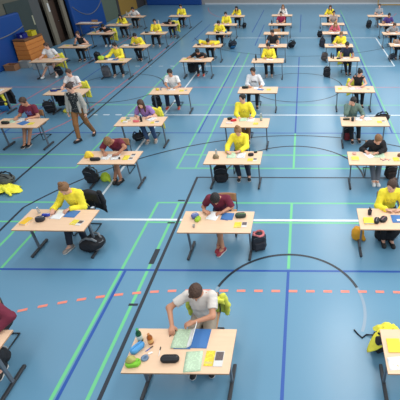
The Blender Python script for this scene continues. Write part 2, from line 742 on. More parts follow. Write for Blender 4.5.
    if sp.get('hood'):
        c = nb - fwd * 0.035 + s * 0.005
        P += [cap(c - side * 0.07, c + side * 0.07 - fwd * 0.0, 0.042, 0.042, k=0.03), cap(c - side * 0.08, nb - side * 0.055 + fwd * 0.06 - s * 0.02, 0.030, 0.018, k=0.02),
              cap(c + side * 0.08, nb + side * 0.055 + fwd * 0.06 - s * 0.02, 0.030, 0.018, k=0.02)]
    V, Q = surf(P, vb, 0.03)
    V = V + (0.0035 * np.sin(V @ np.array([38.0, 22, 51])) * np.cos(V @ np.array([-31.0, 45, 18])))[:, None] * 1.0
    so = np_mesh('shirt', V, Q, sm, root)
    if sp.get('cardigan'):
        P = [ell(chest + fwd * 0.0, (0.168 * bw, 0.128, 0.20), Rt, clip=[(nb, s), (chest + fwd * 0.055, fwd)]),
             ell(belly - s * 0.05, (0.172, 0.135, 0.21), Rt, clip=[(chest + fwd * 0.055, fwd)])]
        for q in (-1, 1):
            E, W = J['elbow'][q], J['wrist'][q]
            w = N3(W - E)
            P += [cap(sh[q], E, 0.074, 0.062), cap(E, W, 0.060, 0.050, clip=[(W, w)]),
                  cap(nb - s * 0.02 + side * q * 0.075 + fwd * 0.04, pel + side * q * 0.135 + fwd * 0.085 - s * 0.03, 0.035, 0.034)]
        V, Q = surf(P, vb, 0.03)
        np_mesh('cardigan', V, Q, sp['cardigan'], root)
    # trousers
    tm = sp['trousers']
    tinf = 0.012
    fc = [((0, 0, J['seat']), (0, 0, -1.0))] if J.get('seat') else []
    P = pelvis(tinf, fc + [(pel + s * 0.06, s)])
    for q in (-1, 1):
        kn, an = J['knee'][q], J['ankle'][q]
        if sp.get('legs', 'long') == 'short':
            u = N3(kn - hips[q])
            P.append(cap(hips[q], kn, 0.086 + tinf, 0.072 + tinf, clip=fc + [(hips[q] + u * 0.36, u)]))
        else:
            P.append(cap(hips[q], kn, 0.085 + tinf, 0.060 + tinf, clip=fc))
            w = N3(an - kn)
            P.append(cap(kn, an, 0.060 + tinf, 0.046 + tinf * 0.8, clip=[(an - w * 0.01, w)]))
    V, Q = surf(P, vb, 0.03)
    np_mesh('trousers', V, Q, tm, root)
    # shoes
    shm = sp.get('shoes', mat('shoe_black', (28, 28, 30), 0.6))
    solem = sp.get('sole', mat('shoe_sole_white', (215, 213, 208), 0.6))
    for q in (-1, 1):
        an, t = J['ankle'][q], J['toe'][q]
        lat = N3(np.cross(t, (0, 0, 1)))
        up = N3(np.cross(lat, t))
        Rf = np.stack([t, lat, up], 1)
        c = an - up * 0.045
        S = [cap(c - t * 0.045, c + t * 0.13, 0.038, 0.036, clip=[(c - up * 0.030, -up)]), ell(c + t * 0.145 - up * 0.006, (0.055, 0.044, 0.032), Rf, clip=[(c - up * 0.030, -up)]),
             cap(c - t * 0.01, an + up * 0.02, 0.042, 0.045, clip=[(an + up * 0.018, up)])]
        V, Q = surf(S, vh * 1.2, 0.02)
        o = np_mesh('shoe', V, Q, shm, root)
        S = [cap(c - t * 0.045 - up * 0.03, c + t * 0.15 - up * 0.03, 0.041, 0.044, clip=[(c - up * 0.022, up), (c - up * 0.040, -up)], k=0.0)]
        V, Q = surf(S, vh * 0.9, 0.0)
        np_mesh('sole', V, Q, solem, o)
    return root


def rotz(a):
    c, s = math.cos(a), math.sin(a)
    return np.array([[c, -s, 0], [s, c, 0], [0, 0, 1]])


def head_frame(yaw, pitch, roll=0):
    """yaw>0 turns the face to +x, pitch>0 looks down; facing -y at rest"""
    f = np.array([math.sin(yaw) * math.cos(pitch), -math.cos(yaw) * math.cos(pitch), -math.sin(pitch)])
    r = N3(np.cross((0, 0, 1), -f)) * -1
    r = N3(np.cross(f, (0, 0, 1)))
    r = -r                                   # +x side when facing -y
    u = N3(np.cross(r, -f))
    if u[2] < 0:
        u = -u
    r2 = r * math.cos(roll) + u * math.sin(roll)
    u2 = u * math.cos(roll) - r * math.sin(roll)
    return np.stack([r2, -f, u2], 1)


def seated(lean=0.35, sway=0.0, twist=0.0, pitch=0.8, yaw=0.0, roll=0.0, hl=(-0.15, -0.42), hr=(0.10, -0.42), zl=0.785, zr=0.785,
           fl=(-0.10, -0.36), fr=(0.12, -0.36), dl=(0.45, -0.85, 0), dr=(-0.5, -0.85, 0), hip=(0, 0), poleL=(-0.6, 0.25, -1), poleR=(0.6, 0.25, -1),
           azl=0.095, azr=0.095, toel=(0.0, -1, 0), toer=(0.15, -1, 0), nl=(0, 0, 1), nr=(0, 0, 1), scale=1.0, neckfwd=0.35):
    """origin at the hip on the ground; the table edge lies about y = -0.25"""
    pel = np.array([hip[0], hip[1], 0.548])
    s = N3((math.sin(sway), -math.sin(lean), math.cos(lean)))
    nb = pel + s * 0.50
    side = rotz(twist) @ np.array([1.0, 0, 0])
    side = N3(side - s * (side @ s))
    R = head_frame(yaw, pitch * 0.78, roll)
    nd = N3(s + np.array([0, -neckfwd, 0]))
    head = nb + nd * 0.095 + R @ np.array([0, -0.012, 0.075])
    J = dict(pelvis=pel, neck=nb, side=side, fwd=np.array([0, -1.0, 0]), headR=R, head=head, seat=0.453)
    sh = {q: nb - s * 0.045 + side * q * 0.175 for q in (-1, 1)}
    J['elbow'], J['wrist'], J['knee'], J['ankle'], J['toe'], J['hdir'], J['hnrm'], J['thumb'] = {}, {}, {}, {}, {}, {}, {}, {}
    for q, h_, z, d, pole, n in ((-1, hl, zl, dl, poleL, nl), (1, hr, zr, dr, poleR, nr)):
        d = N3(d)
        w = np.array([h_[0], h_[1], z]) - d * 0.085
        J['elbow'][q], J['wrist'][q] = ik(sh[q], w, 0.285, 0.255, pole)
        e = J['elbow'][q]
        if e[2] < 0.80 and e[1] < -0.20:
            e[2] = 0.80
        J['hdir'][q], J['hnrm'][q], J['thumb'][q] = d, np.array(n, float), np.array([-q * 1.0, 0, 0])
    for q, f_, az, t in ((-1, fl, azl, toel), (1, fr, azr, toer)):
        hp = pel + side * q * 0.088
        J['knee'][q], J['ankle'][q] = ik(hp, np.array([f_[0], f_[1], az]), 0.43, 0.42, (q * 0.12, -1, 0.75))
        if J['ankle'][q][2] < 0.09:
            J['ankle'][q][2] = 0.09
        J['toe'][q] = N3(t)
    return J


def standing(hipz, s, pel_xy, headargs, hands, feet, toes, poles):
    pel = np.array([pel_xy[0], pel_xy[1], hipz])
    s = N3(s)
    nb = pel + s * 0.50
    side = np.array([1.0, 0, 0])
    side = N3(side - s * (side @ s))
    R = head_frame(*headargs)
    J = dict(pelvis=pel, neck=nb, side=side, fwd=np.array([0, -1.0, 0]), headR=R, head=nb + s * 0.10 + R @ np.array([0, -0.02, 0.08]))
    sh = {q: nb - s * 0.045 + side * q * 0.165 for q in (-1, 1)}
    for k in ('elbow', 'wrist', 'knee', 'ankle', 'toe', 'hdir', 'hnrm', 'thumb'):
        J[k] = {}
    for q in (-1, 1):
        J['elbow'][q], J['wrist'][q] = ik(sh[q], hands[q], 0.29, 0.255, (q * 0.6, 0.9, 0))
        J['hdir'][q] = N3(J['wrist'][q] - J['elbow'][q])
        J['hnrm'][q] = np.array([q * 1.0, 0, 0.2])
        J['thumb'][q] = np.array([0, -1.0, 0])
        hp = pel + side * q * 0.088
        J['knee'][q], J['ankle'][q] = ik(hp, feet[q], 0.44, 0.42, poles)
        J['toe'][q] = N3(toes[q])
    return J

GREEN_H = [(13.91, -13.9, -7.0), (13.91, -7.0, 12), (10.0, -13.9, -6.1), (10.0, -3.42, 6), (9.24, -13.9, -6.1), (9.24, -3.42, 6), (7.61, -13.9, -5.65), (7.61, -3.42, 3.2), (6.86, -13.9, -6.1), (6.86, -3.42, 3.2)]
GREEN_V = [(-3.39, 9.24, 21.5, .045), (-2.90, 9.24, 21.5, .045), (-3.39, -4, 7.61), (-2.90, -4, 7.61), (-6.10, 9.24, 20, .045), (-6.10, -4, 6.86), (-5.66, -4, 7.61), (-0.29, 9.24, 11.45), (-0.29, 5.45, 7.61), (2.82, 9.24, 35, .04)]
BLUE_H = [(11.48, -13.9, 14), (5.39, -13.9, 14)]
BLUE_V = [(-3.31, -4, 5.39), (-3.31, 11.48, 20.5, .045), (-3.31, 26.5, 35.2), (-2.76, 23, 29), (-0.29, -4, 5.39), (-0.29, 11.48, 20.6), (-0.31, 26.5, 33), (2.72, 11.48, 20.2), (2.72, 24, 33), (-9.45, 11.48, 20), (-6.46, 24, 29.2)]
RED_H = [(15.9, -13.9, 14)]
RED_P = [[(-10.6, 11.5), (-10.48, 14.4), (-10.45, 20), (-10.45, 26)], [(-8.9, 11.0), (-8.18, 11.52), (-7.9, 12.2), (-7.68, 13.2), (-7.62, 14.4), (-7.56, 17), (-7.52, 20), (-7.52, 24)],
         [(-8.1, 36.5), (-7.7, 34.8), (-7.2, 33.4), (-6.6, 32.3), (-5.6, 31.2)], [(7.0, 33.5), (6.6, 32.4), (5.8, 31.2)]]

# ================================================================== THE HALL
def strip(V, F, MI, pts, w, mi, z, closed=False, dash=None):
    """a painted line along pts (world x, y) added to the floor's mesh"""
    pts = [np.array(p, float) for p in pts]
    for a, b in zip(pts, pts[1:]):
        d = b - a
        L = np.linalg.norm(d)
        if L < 1e-6:
            continue
        d /= L
        n = np.array([-d[1], d[0]]) * w / 2
        e = d * (w * 0.0)
        i = len(V)
        for p in (a - e - n, b + e - n, b + e + n, a - e + n):
            V.append((p[0], p[1], z))
        F.append((i, i + 1, i + 2, i + 3))
        MI.append(mi)


def arc_pts(cx, cy, r, a0, a1, n=48):
    return [(cx + r * math.cos(a0 + (a1 - a0) * i / n), cy + r * math.sin(a0 + (a1 - a0) * i / n)) for i in range(n + 1)]


def polystrip(V, F, MI, pts, w, mi, z):
    """continuous bent line with mitred joints"""
    P = [np.array(p, float) for p in pts]
    i0 = len(V)
    for i, p in enumerate(P):
        d = P[min(i + 1, len(P) - 1)] - P[max(i - 1, 0)]
        d /= np.linalg.norm(d) + 1e-9
        n = np.array([-d[1], d[0]]) * w / 2
        V.append((p[0] - n[0], p[1] - n[1], z))
        V.append((p[0] + n[0], p[1] + n[1], z))
    for i in range(len(P) - 1):
        a = i0 + 2 * i
        F.append((a, a + 2, a + 3, a + 1))
        MI.append(mi)


XW, YF = -13.9, 38.2       # left wall, far wall
FV, FF, FM = [], [], []
FV += [(XW, -6, 0), (16.5, -6, 0), (16.5, YF, 0), (XW, YF, 0)]
FF.append((0, 1, 2, 3))
FM.append(0)
BLUE, GREEN, BLACK, WHITE, RED, ORANGE, GREY = 1, 2, 3, 4, 5, 6, 7
Xc = -0.29


def HL(y, x0, x1, w, c, z):
    strip(FV, FF, FM, [(x0, y), (x1, y)], w, c, z)


def VL(x, y0, y1, w, c, z):
    strip(FV, FF, FM, [(x, y0), (x, y1)], w, c, z)


# green
for y in GREEN_H:
    HL(y[0], y[1], y[2], 0.05, GREEN, 0.0006)
for x in GREEN_V:
    VL(x[0], x[1], x[2], x[3] if len(x) > 3 else 0.055, GREEN, 0.0008)
# blue
for y in BLUE_H:
    HL(y[0], y[1], y[2], 0.05, BLUE, 0.0012)
for x in BLUE_V:
    VL(x[0], x[1], x[2], x[3] if len(x) > 3 else 0.05, BLUE, 0.0014)
# red
for y in RED_H:
    HL(y[0], y[1], y[2], 0.05, RED, 0.0016)
for p in RED_P:
    polystrip(FV, FF, FM, p, 0.05, RED, 0.0018)
# white volleyball court
for y, a in ((6.95, 0), (12.95, 0), (18.95, 0), (24.95, 0)):
    HL(y, -4.83, 4.17, 0.07, WHITE, 0.0022)
VL(-4.83, 6.95, 18.95, 0.06, WHITE, 0.0022)
VL(4.17, 18.95, 24.95, 0.06, WHITE, 0.0022)
for k in range(6):
    HL(18.95, -5.2 - k * 0.55, -5.0 - k * 0.55, 0.06, WHITE, 0.0022)
    HL(12.95, -5.25 - k * 0.42, -5.03 - k * 0.42, 0.06, WHITE, 0.0022)
# black basketball court
Yh = 4.538
polystrip(FV, FF, FM, [(Xc - 2.45, 2.0), (Xc - 2.45, Yh + 4.2)], 0.06, BLACK, 0.003)
HL(Yh + 4.225, Xc - 2.48, Xc + 2.48, 0.05, BLACK, 0.003)
VL(Xc + 2.45, 2.0, Yh + 4.225, 0.05, BLACK, 0.003)
polystrip(FV, FF, FM, arc_pts(Xc, Yh + 4.225, 1.8, 0, math.pi), 0.05, BLACK, 0.003)
polystrip(FV, FF, FM, arc_pts(Xc, Yh, 6.75, math.radians(25), math.radians(155), 80), 0.05, BLACK, 0.0031)
VL(Xc + 6.75 * math.cos(math.radians(155)) , 2.0, Yh + 6.75 * math.sin(math.radians(155)), 0.055, BLACK, 0.003)
Yc = 16.01
polystrip(FV, FF, FM, arc_pts(Xc, Yc, 1.8, 0, 2 * math.pi), 0.045, BLACK, 0.003)
polystrip(FV, FF, FM, arc_pts(Xc - 7.3, Yc - 0.1, 1.8, 0.2, 2 * math.pi), 0.045, BLACK, 0.003)
polystrip(FV, FF, FM, arc_pts(Xc, 2 * Yc - Yh, 6.75, math.pi * 1.12, math.pi * 1.88, 60), 0.045, BLACK, 0.003)
VL(-7.30, 3.0, 30.5, 0.06, BLACK, 0.0032)
polystrip(FV, FF, FM, arc_pts(Xc, Yh, 1.30, math.radians(20), math.radians(160), 40), 0.05, BLACK, 0.0033)
polystrip(FV, FF, FM, arc_pts(Xc, Yh, 1.30, math.radians(-22), math.radians(20), 12), 0.05, GREY, 0.0033)
polystrip(FV, FF, FM, arc_pts(Xc, Yh, 1.30, math.radians(160), math.radians(202), 12), 0.05, GREY, 0.0033)
HL(7.70, Xc - 2.66, Xc - 2.50, 0.05, BLACK, 0.0034)
HL(6.84, Xc - 2.66, Xc - 2.50, 0.05, BLACK, 0.0034)
VL(Xc - 2.60, 5.55, 5.98, 0.10, BLACK, 0.0034)
HL(4.56, Xc - 2.66, Xc - 2.50, 0.05, BLACK, 0.0034)
# dashed orange-red nine-metre handball line
xs = 9.13
y9 = 4.89
pts = []
sarc = []
for k in range(-40, 41):
    t = k * 0.302 + 0.10
    if abs(t) <= 1.5:
        x, y, tx, ty = Xc + t, y9, 1, 0
    else:
        a = (abs(t) - 1.5) / xs
        sg = 1 if t > 0 else -1
        x, y = Xc + sg * (1.5 + xs * math.sin(a)), y9 - xs * (1 - math.cos(a))
        tx, ty = math.cos(a), -sg * math.sin(a)
        if sg < 0:
            ty = math.sin(a)
    if y < 3.0:
        continue
    strip(FV, FF, FM, [(x - tx * 0.075, y - ty * 0.075), (x + tx * 0.075, y + ty * 0.075)], 0.055, ORANGE, 0.0036)
fmats = [mat_floor()] + [mat('line_' + n, c, 0.4) for n, c in
                         (('blue', (38, 84, 164)), ('green', (112, 204, 142)), ('black', (38, 46, 56)), ('white', (226, 234, 238)),
                          ('red', (200, 118, 132)), ('orange', (240, 138, 118)), ('grey', (138, 160, 178)))]
floor = np_mesh('floor', FV, FF, None, None, False, fmats, FM)
tag(floor, kind='structure')


def struct(name, mb, m, mats=None):
    o = mb.build(name, m, mats=mats)
    tag(o, kind='structure')
    return o


# far wall: grey concrete wall with a pale skirting strip
b = MB()
b.box((1.3, YF + 0.1, 3.5), (30.8, 0.2, 7.0))
struct('wall_far', b, mat('wall_grey', (156, 153, 150), 0.8, noise=0.06, nscale=0.6))
b = MB()
b.box((3.9, YF - 0.015, 0.06), (25.2, 0.03, 0.12), 0.004)
struct('baseboard_far', b, mat('skirting_pale', (196, 200, 204), 0.5))

# left wall: olive-beige panels, dark green panels, door opening with frames
olive = mat('wall_olive', (96, 94, 82), 0.8, noise=0.08, nscale=1.2)
dgreen = mat('panel_dark_green', (52, 64, 62), 0.75, noise=0.08, nscale=1.5)
mgrey = mat('panel_grey', (78, 80, 80), 0.7, noise=0.06)
jamb = mat('jamb_beige', (122, 114, 98), 0.7, noise=0.05)
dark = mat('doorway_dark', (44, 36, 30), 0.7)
b = MB()
b.box((XW - 0.1, 12.3, 3.5), (0.2, 15.6, 7.0))                 # up to y = 20.1 is plain wall ...
b.box((XW - 0.1, 20.1 + 0.9, 3.5), (0.2, 1.8, 7.0), mi=0)
b.box((XW - 0.1, 24.15, 5.1), (0.2, 4.5, 3.8), mi=0)
b.box((XW - 0.1, 32.3, 3.5), (0.2, 11.8, 7.0), mi=0)
struct('wall_left', b, olive)
b = MB()
for z in (2.9, 4.2, 5.5):
    b.box((XW + 0.005, 14.5, z), (0.012, 11.5, 0.025))
struct('trim_1', b, mat('panel_joint', (70, 68, 60), 0.8))
b = MB()
b.box((XW + 0.02, 21.0, 1.25), (0.06, 1.9, 2.5), 0.005)
struct('trim_2', b, dgreen)
b = MB()
b.box((XW - 0.02, 22.35, 1.6), (0.06, 0.95, 3.2), 0.005)
struct('door_1', b, mgrey)
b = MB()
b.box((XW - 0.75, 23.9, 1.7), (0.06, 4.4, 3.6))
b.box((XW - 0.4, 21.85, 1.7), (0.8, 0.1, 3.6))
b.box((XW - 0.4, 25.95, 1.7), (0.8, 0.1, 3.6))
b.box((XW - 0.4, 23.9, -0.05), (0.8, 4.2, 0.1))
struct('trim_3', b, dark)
d = MB()
d.box((0, 0, 1.05), (0.05, 1.0, 2.1), 0.005)
dr = d.build('door_2', mat('door_brown', (62, 42, 30), 0.6, noise=0.1), loc=(XW - 0.25, 24.15, 0))
tag(dr, kind='structure')
b = MB()
b.tube([(0.03, 0.36, 1.05), (0.08, 0.36, 1.05), (0.08, 0.24, 1.05)], 0.011)
b.build('door_handle', mat('steel', (168, 170, 172), 0.3, 0.9), dr)
for i, y in enumerate((23.38, 24.90)):
    b = MB()
    b.box((XW + 0.02, y, 1.6), (0.12, 0.40 if i == 0 else 0.34, 3.2), 0.008)
    struct('trim_%d' % (4 + i), b, jamb)
b = MB()
b.box((XW + 0.005, 30.9, 2.0), (0.05, 2.7, 4.0), 0.005)
struct('trim_6', b, mat('panel_sage', (92, 104, 88), 0.75, noise=0.06))
b = MB()
b.box((XW + 0.01, 32.45, 2.0), (0.06, 0.3, 4.0), 0.005)
struct('trim_7', b, mat('jamb_dark', (60, 56, 56), 0.7))
b = MB()
b.box((XW + 0.005, 34.4, 2.0), (0.05, 3.5, 4.0), 0.005)
struct('door_3', b, mat('panel_ochre', (158, 122, 50), 0.7, noise=0.08))
b = MB()
b.box((XW + 0.01, 37.1, 2.0), (0.06, 1.9, 4.0), 0.005)
struct('trim_8', b, mat('jamb_dark', (60, 56, 56), 0.7))
t = thing('notice_sheet', 'small white notice taped to the beige door post on the left wall', 'notice', (XW + 0.085, 23.45, 1.72))
b = MB()
b.box((0, 0, 0.15), (0.004, 0.16, 0.42))
b.build('paper', mat_lines('notice_paper', (215, 215, 210), (150, 150, 150)), t)
t = thing('fire_extinguisher_sign', 'narrow pale sign strip on dark green panel above the vaulting box', 'sign', (XW + 0.055, 21.85, 1.3))
b = MB()
b.box((0, 0, 0.22), (0.008, 0.10, 0.44), 0.002)
b.build('plate', mat('sign_pale', (168, 166, 140), 0.6), t)


# padded blue wall mats with a drooping strap
def wall_mat(label, c, size, axis, strap):
    t = thing('gym_mat', label, 'mat', c)
    b = MB()
    b.box((0, 0, size[2] / 2), size, 0.06, seg=3)
    b.build('cushion', mat('mat_blue', (6, 66, 138), 0.5, noise=0.05, nscale=1.0), t)
    if strap:
        b = MB()
        n = 14
        pts = []
        for i in range(n + 1):
            u = i / n
            a = strap[0] + (strap[1] - strap[0]) * u
            z = strap[2] + (strap[3] - strap[2]) * u - strap[4] * 4 * u * (1 - u)
            pts.append((size[0] / 2 + 0.012, a, z) if axis == 'x' else (a, -size[1] / 2 - 0.012, z))
        b.tube(pts, 0.022, 8)
        b.build('strap', mat('strap_grey', (112, 112, 118), 0.7), t)
    return t


wall_mat('tall blue crash mat against the left wall beside the wooden vaulting box', (XW + 0.13, 17.85, 0), (0.22, 5.5, 2.08), 'x', (-2.2, 2.72, 1.75, 1.47, 0.32))
wall_mat('blue wall mat on the left wall between doorway and green panel', (XW + 0.16, 27.35, 0), (0.26, 4.1, 3.6), 'x', (-1.9, 2.0, 1.62, 1.5, 0.62))
wall_mat('wide blue mat at the far end wall in the left corner', (-11.3, YF - 0.2, 0), (4.7, 0.34, 2.0), 'y', None)
t = thing('goal_frame', 'ochre goal frame standing at the far wall, top right', 'goal', (7.7, YF - 0.6, 0))
for x in (-1.5, 1.5):
    b = MB()
    b.box((x, 0, 1.0), (0.08, 0.08, 2.0), 0.005)
    b.build('post', mat('goal_ochre', (170, 135, 70), 0.5), t)
for z, w in ((0.04, 2.92), (2.04, 3.08)):
    b = MB()
    b.box((0, 0, z), (w, 0.08, 0.08), 0.005)
    b.build('bar', mat('goal_ochre', (170, 135, 70), 0.5), t)

# vaulting box with tubs on top
t = thing('vaulting_box', 'tall layered wooden vaulting box in front of the blue crash mat', 'vaulting box', (-13.27, 20.02, 0), 0.0)
oak = mat_wood('vault_wood', (222, 142, 66), (194, 114, 50), 2.0, 0.5, (6, 1, 6))
oakf = mat_wood('vault_wood_end', (150, 90, 48), (126, 74, 38), 2.0, 0.55, (1, 6, 6))
zs = [0, 0.22, 0.42, 0.62, 0.82, 1.01]
for i in range(5):
    b = MB()
    h = zs[i + 1] - zs[i] - 0.012
    f = 1 - 0.035 * i
    b.box((0, 0, zs[i] + h / 2 + 0.004), (0.66 * f, 1.54 * (1 - 0.012 * i), h), 0.008)
    b.build('box_layer', oak, t)
b = MB()
b.box((0, 0, 1.055), (0.60, 1.46, 0.09), 0.03, seg=3)
b.build('padded_top', mat('vault_top', (112, 74, 44), 0.7), t)


def tub(label, x, y, z, w, d, h, col, name='storage_tub'):
    t = thing(name, label, 'tub', (x, y, z))
    b = MB()
    th = 0.012
    b.box((0, 0, th / 2), (w * 0.86, d * 0.86, th))
    for sx, sy, sw, sd in ((0, -1, w, th), (0, 1, w, th), (-1, 0, th, d), (1, 0, th, d)):
        b.box((sx * (w * 0.46), sy * (d * 0.46), h / 2), (max(sw * 0.92, th), max(sd * 0.92, th), h), 0.002)
    b.build('tub_wall', col, t)
    b = MB()
    for sx, sy, sw, sd in ((0, -1, w, 0.03), (0, 1, w, 0.03), (-1, 0, 0.03, d), (1, 0, 0.03, d)):
        b.box((sx * (w * 0.47), sy * (d * 0.47), h), (sw, sd, 0.02), 0.004)
    b.build('rim', col, t)
    return t


tub('dark blue tub on top of the wooden vaulting box', -13.30, 19.72, 1.10, 0.32, 0.36, 0.20, mat('tub_blue', (16, 32, 120), 0.4))
b = MB()
b.box((0.05, -0.172, 0.10), (0.08, 0.006, 0.09), 0.001)
l = b.build('label_sticker', mat('sticker', (200, 205, 225), 0.5), [o for o in COL.objects if o.name.startswith('storage_tub')][0])
tub('yellow tub beside the dark blue tub on the vaulting box', -13.20, 20.30, 1.10, 0.30, 0.42, 0.20, mat('tub_yellow', (196, 180, 36), 0.4))
t = tub('low brown cardboard box on the floor by the crash mat', -13.37, 18.35, 0, 0.5, 0.42, 0.24, mat('cardboard', (150, 104, 72), 0.8), 'cardboard_box')
tub('pale grey crate on the floor beside the cardboard box', -12.98, 18.75, 0, 0.44, 0.30, 0.28, mat('crate_grey', (150, 152, 150), 0.7), 'storage_crate')
tub('white plastic crate on the floor before the vaulting box', -12.20, 18.55, 0, 0.5, 0.36, 0.30, mat('crate_white', (176, 176, 172), 0.7), 'storage_crate')
# ================================================================== TABLES
# key: (x, y, turn, width factor, how to point at it)
DESK = {
 'L1': (-4.60, 3.13, 0, 'cut-off table at the lower left edge'),
 'C1': (-1.57, 3.17, 0, 'foreground table of the white T-shirt student'),
 'M1': (1.69, 3.19, 0, 'cut-off table at the lower right edge'),
 'L2': (-4.64, 5.95, -.01, 'second-row table of the student with hair bun'),
 'C2': (-1.62, 5.91, 0, 'second-row table of the maroon T-shirt student'),
 'M2': (1.68, 6.03, 0, 'second-row table at the right edge'),
 'L3': (-4.63, 8.44, .01, 'third-row table of the maroon T-shirt student'),
 'C3': (-1.69, 8.45, 0, 'third-row table of the blond student in yellow'),
 'M3': (1.70, 8.44, -.01, 'table of the black cardigan student'),
 'K4': (-8.07, 10.50, 0, 'table at the left edge, left of walking woman'),
 'L4': (-4.66, 10.64, .02, 'table of the purple-topped long-haired student'),
 'C4': (-1.67, 10.55, -.01, 'fourth-row table of the yellow-clad student'),
 'M4': (1.69, 10.66, 0, 'table of the grey-green hoodie student'),
 'J5': (-10.84, 13.24, 0, 'cut-off table at the left edge, upper half'),
 'K5': (-8.05, 13.17, 0, 'table right behind the walking woman'),
 'L5': (-4.54, 13.25, .03, 'table of the student with red shoes'),
 'C5': (-1.59, 13.37, 0, 'table of the printed white sweatshirt student'),
 'M5': (1.70, 13.46, -.02, 'table of the black tank top student'),
 'J6': (-10.82, 17.16, .05, 'table in front of the wooden vaulting box'),
 'K6': (-8.07, 17.14, 0, 'table with the lime pouch'),
 'L6': (-4.58, 17.26, .01, 'table of the black-clad head-down student'),
 'C6': (-1.55, 17.12, 0, 'fourth-column table, sixth row'),
 'M6': (1.64, 17.37, 0, 'fifth-column table of the navy T-shirt student'),
 'J7': (-10.93, 19.67, 0, 'table of the black-clad student nearest the doorway'),
 'K7': (-8.08, 19.72, -.02, 'second-column table, seventh row'),
 'L7': (-4.62, 19.80, 0, 'table of the yellow student lying on his arms'),
 'C7': (-1.53, 19.78, 0, 'fourth-column table of the black T-shirt student'),
 'M7': (1.60, 19.78, 0, 'fifth-column table, seventh row'),
 'N7': (4.68, 19.93, 0, 'cut-off table at right edge, seventh row'),
 'J8': (-10.92, 22.65, 0, 'leftmost-column table, eighth row'),
 'K8': (-8.08, 22.65, 0, 'second-column table, eighth row'),
 'L8': (-4.60, 22.62, 0, 'third-column table, eighth row'),
 'C8': (-1.53, 22.57, 0, 'fourth-column table with nobody seated, eighth row'),
 'M8': (1.59, 22.65, 0, 'table of the pink-topped student'),
 'N8': (4.76, 22.51, 0, 'right-edge table of the grey sweatshirt student'),
 'I9': (-12.90, 25.50, 0, 'unused table strewn with papers at blue mat'),
 'J9': (-10.90, 24.93, 0, 'leftmost-column table, ninth row'),
 'K9': (-8.11, 24.93, 0, 'second-column table, ninth row'),
 'L9': (-4.63, 24.99, 0, 'third-column table, ninth row'),
 'C9': (-1.46, 25.07, 0, 'fourth-column table of the crimson-topped student'),
 'M9': (1.63, 25.13, 0, 'fifth-column table, ninth row'),
 'N9': (4.95, 24.94, 0, 'right-column table of the purple-topped student'),
 'J10': (-10.96, 27.70, 0, 'back-row table by the ochre panel'),
 'K10': (-8.07, 27.89, 0, 'second-column table, back row'),
 'L10': (-4.55, 27.83, 0, 'third-column table, back row'),
 'C10': (-1.49, 28.08, 0, 'fourth-column table, back row'),
 'M10': (1.57, 27.89, 0, 'fifth-column table, back row'),
 'N10': (4.67, 27.83, 0, 'rightmost-column table, back row'),
}
beech = mat_wood('beech_top', (238, 203, 170), (228, 190, 156), 2.5, 0.5, (1.2, 10, 10))
edge = mat('beech_edge', (184, 140, 104), 0.55)
steel_d = mat('leg_grey', (112, 118, 126), 0.45, 0.4)
foot_m = mat('foot_dark', (52, 55, 60), 0.55)
TZ = 0.74


def make_table():
    t = thing('exam_table', 'placeholder for a table label', 'table', group='exam tables in rows')
    b = MB()
    b.box((0, 0, TZ - 0.0125), (1.33, 0.66, 0.025), 0.004, seg=2)
    for f in b.bm.faces:
        f.normal_update()
        f.material_index = 0 if f.normal.z > 0.7 else 1
    b.build('table_top', None, t, mats=[beech, edge])
    b = MB()
    for y in (-0.22, 0.22):
        b.box((0, y, TZ - 0.045), (1.14, 0.03, 0.04), 0.003)
    b.build('rail', steel_d, t)
    for q in (-1, 1):
        b = MB()
        b.box((q * 0.585, 0, 0.385), (0.032, 0.05, 0.66), 0.006)
        b.box((q * 0.585, 0, TZ - 0.045), (0.05, 0.50, 0.035), 0.004)
        b.build('leg', steel_d, t)
        b = MB()
        b.box((q * 0.585, 0, 0.035), (0.05, 0.54, 0.04), 0.010)
        for y in (-0.24, 0.24):
            b.lathe([(0.018, 0), (0.018, 0.02)], (q * 0.585, y, 0), 10)
        b.build('foot', foot_m, t)
    return t


LABELS_T = {}
table0 = make_table()
for i, (k, (x, y, a, ref)) in enumerate(DESK.items()):
    o = table0 if i == 0 else copy_tree(table0)
    o.location = (x, y, 0)
    o.rotation_euler = (0, 0, a)
    relabel(o, 'pale beech exam ' + ref if ref.startswith('table') else 'beech exam table: ' + ref)


def at(k, x, y, z=TZ):
    X, Y, a, _ = DESK[k]
    return (X + x * math.cos(a) - y * math.sin(a), Y + x * math.sin(a) + y * math.cos(a), z)


def ref(k):
    return DESK[k][3]


# ================================================================== CHAIRS
chair_wood = mat_wood('chair_ply', (186, 140, 98), (170, 122, 82), 2.5, 0.5)
tube_m = mat('chair_tube', (58, 60, 64), 0.4, 0.6)


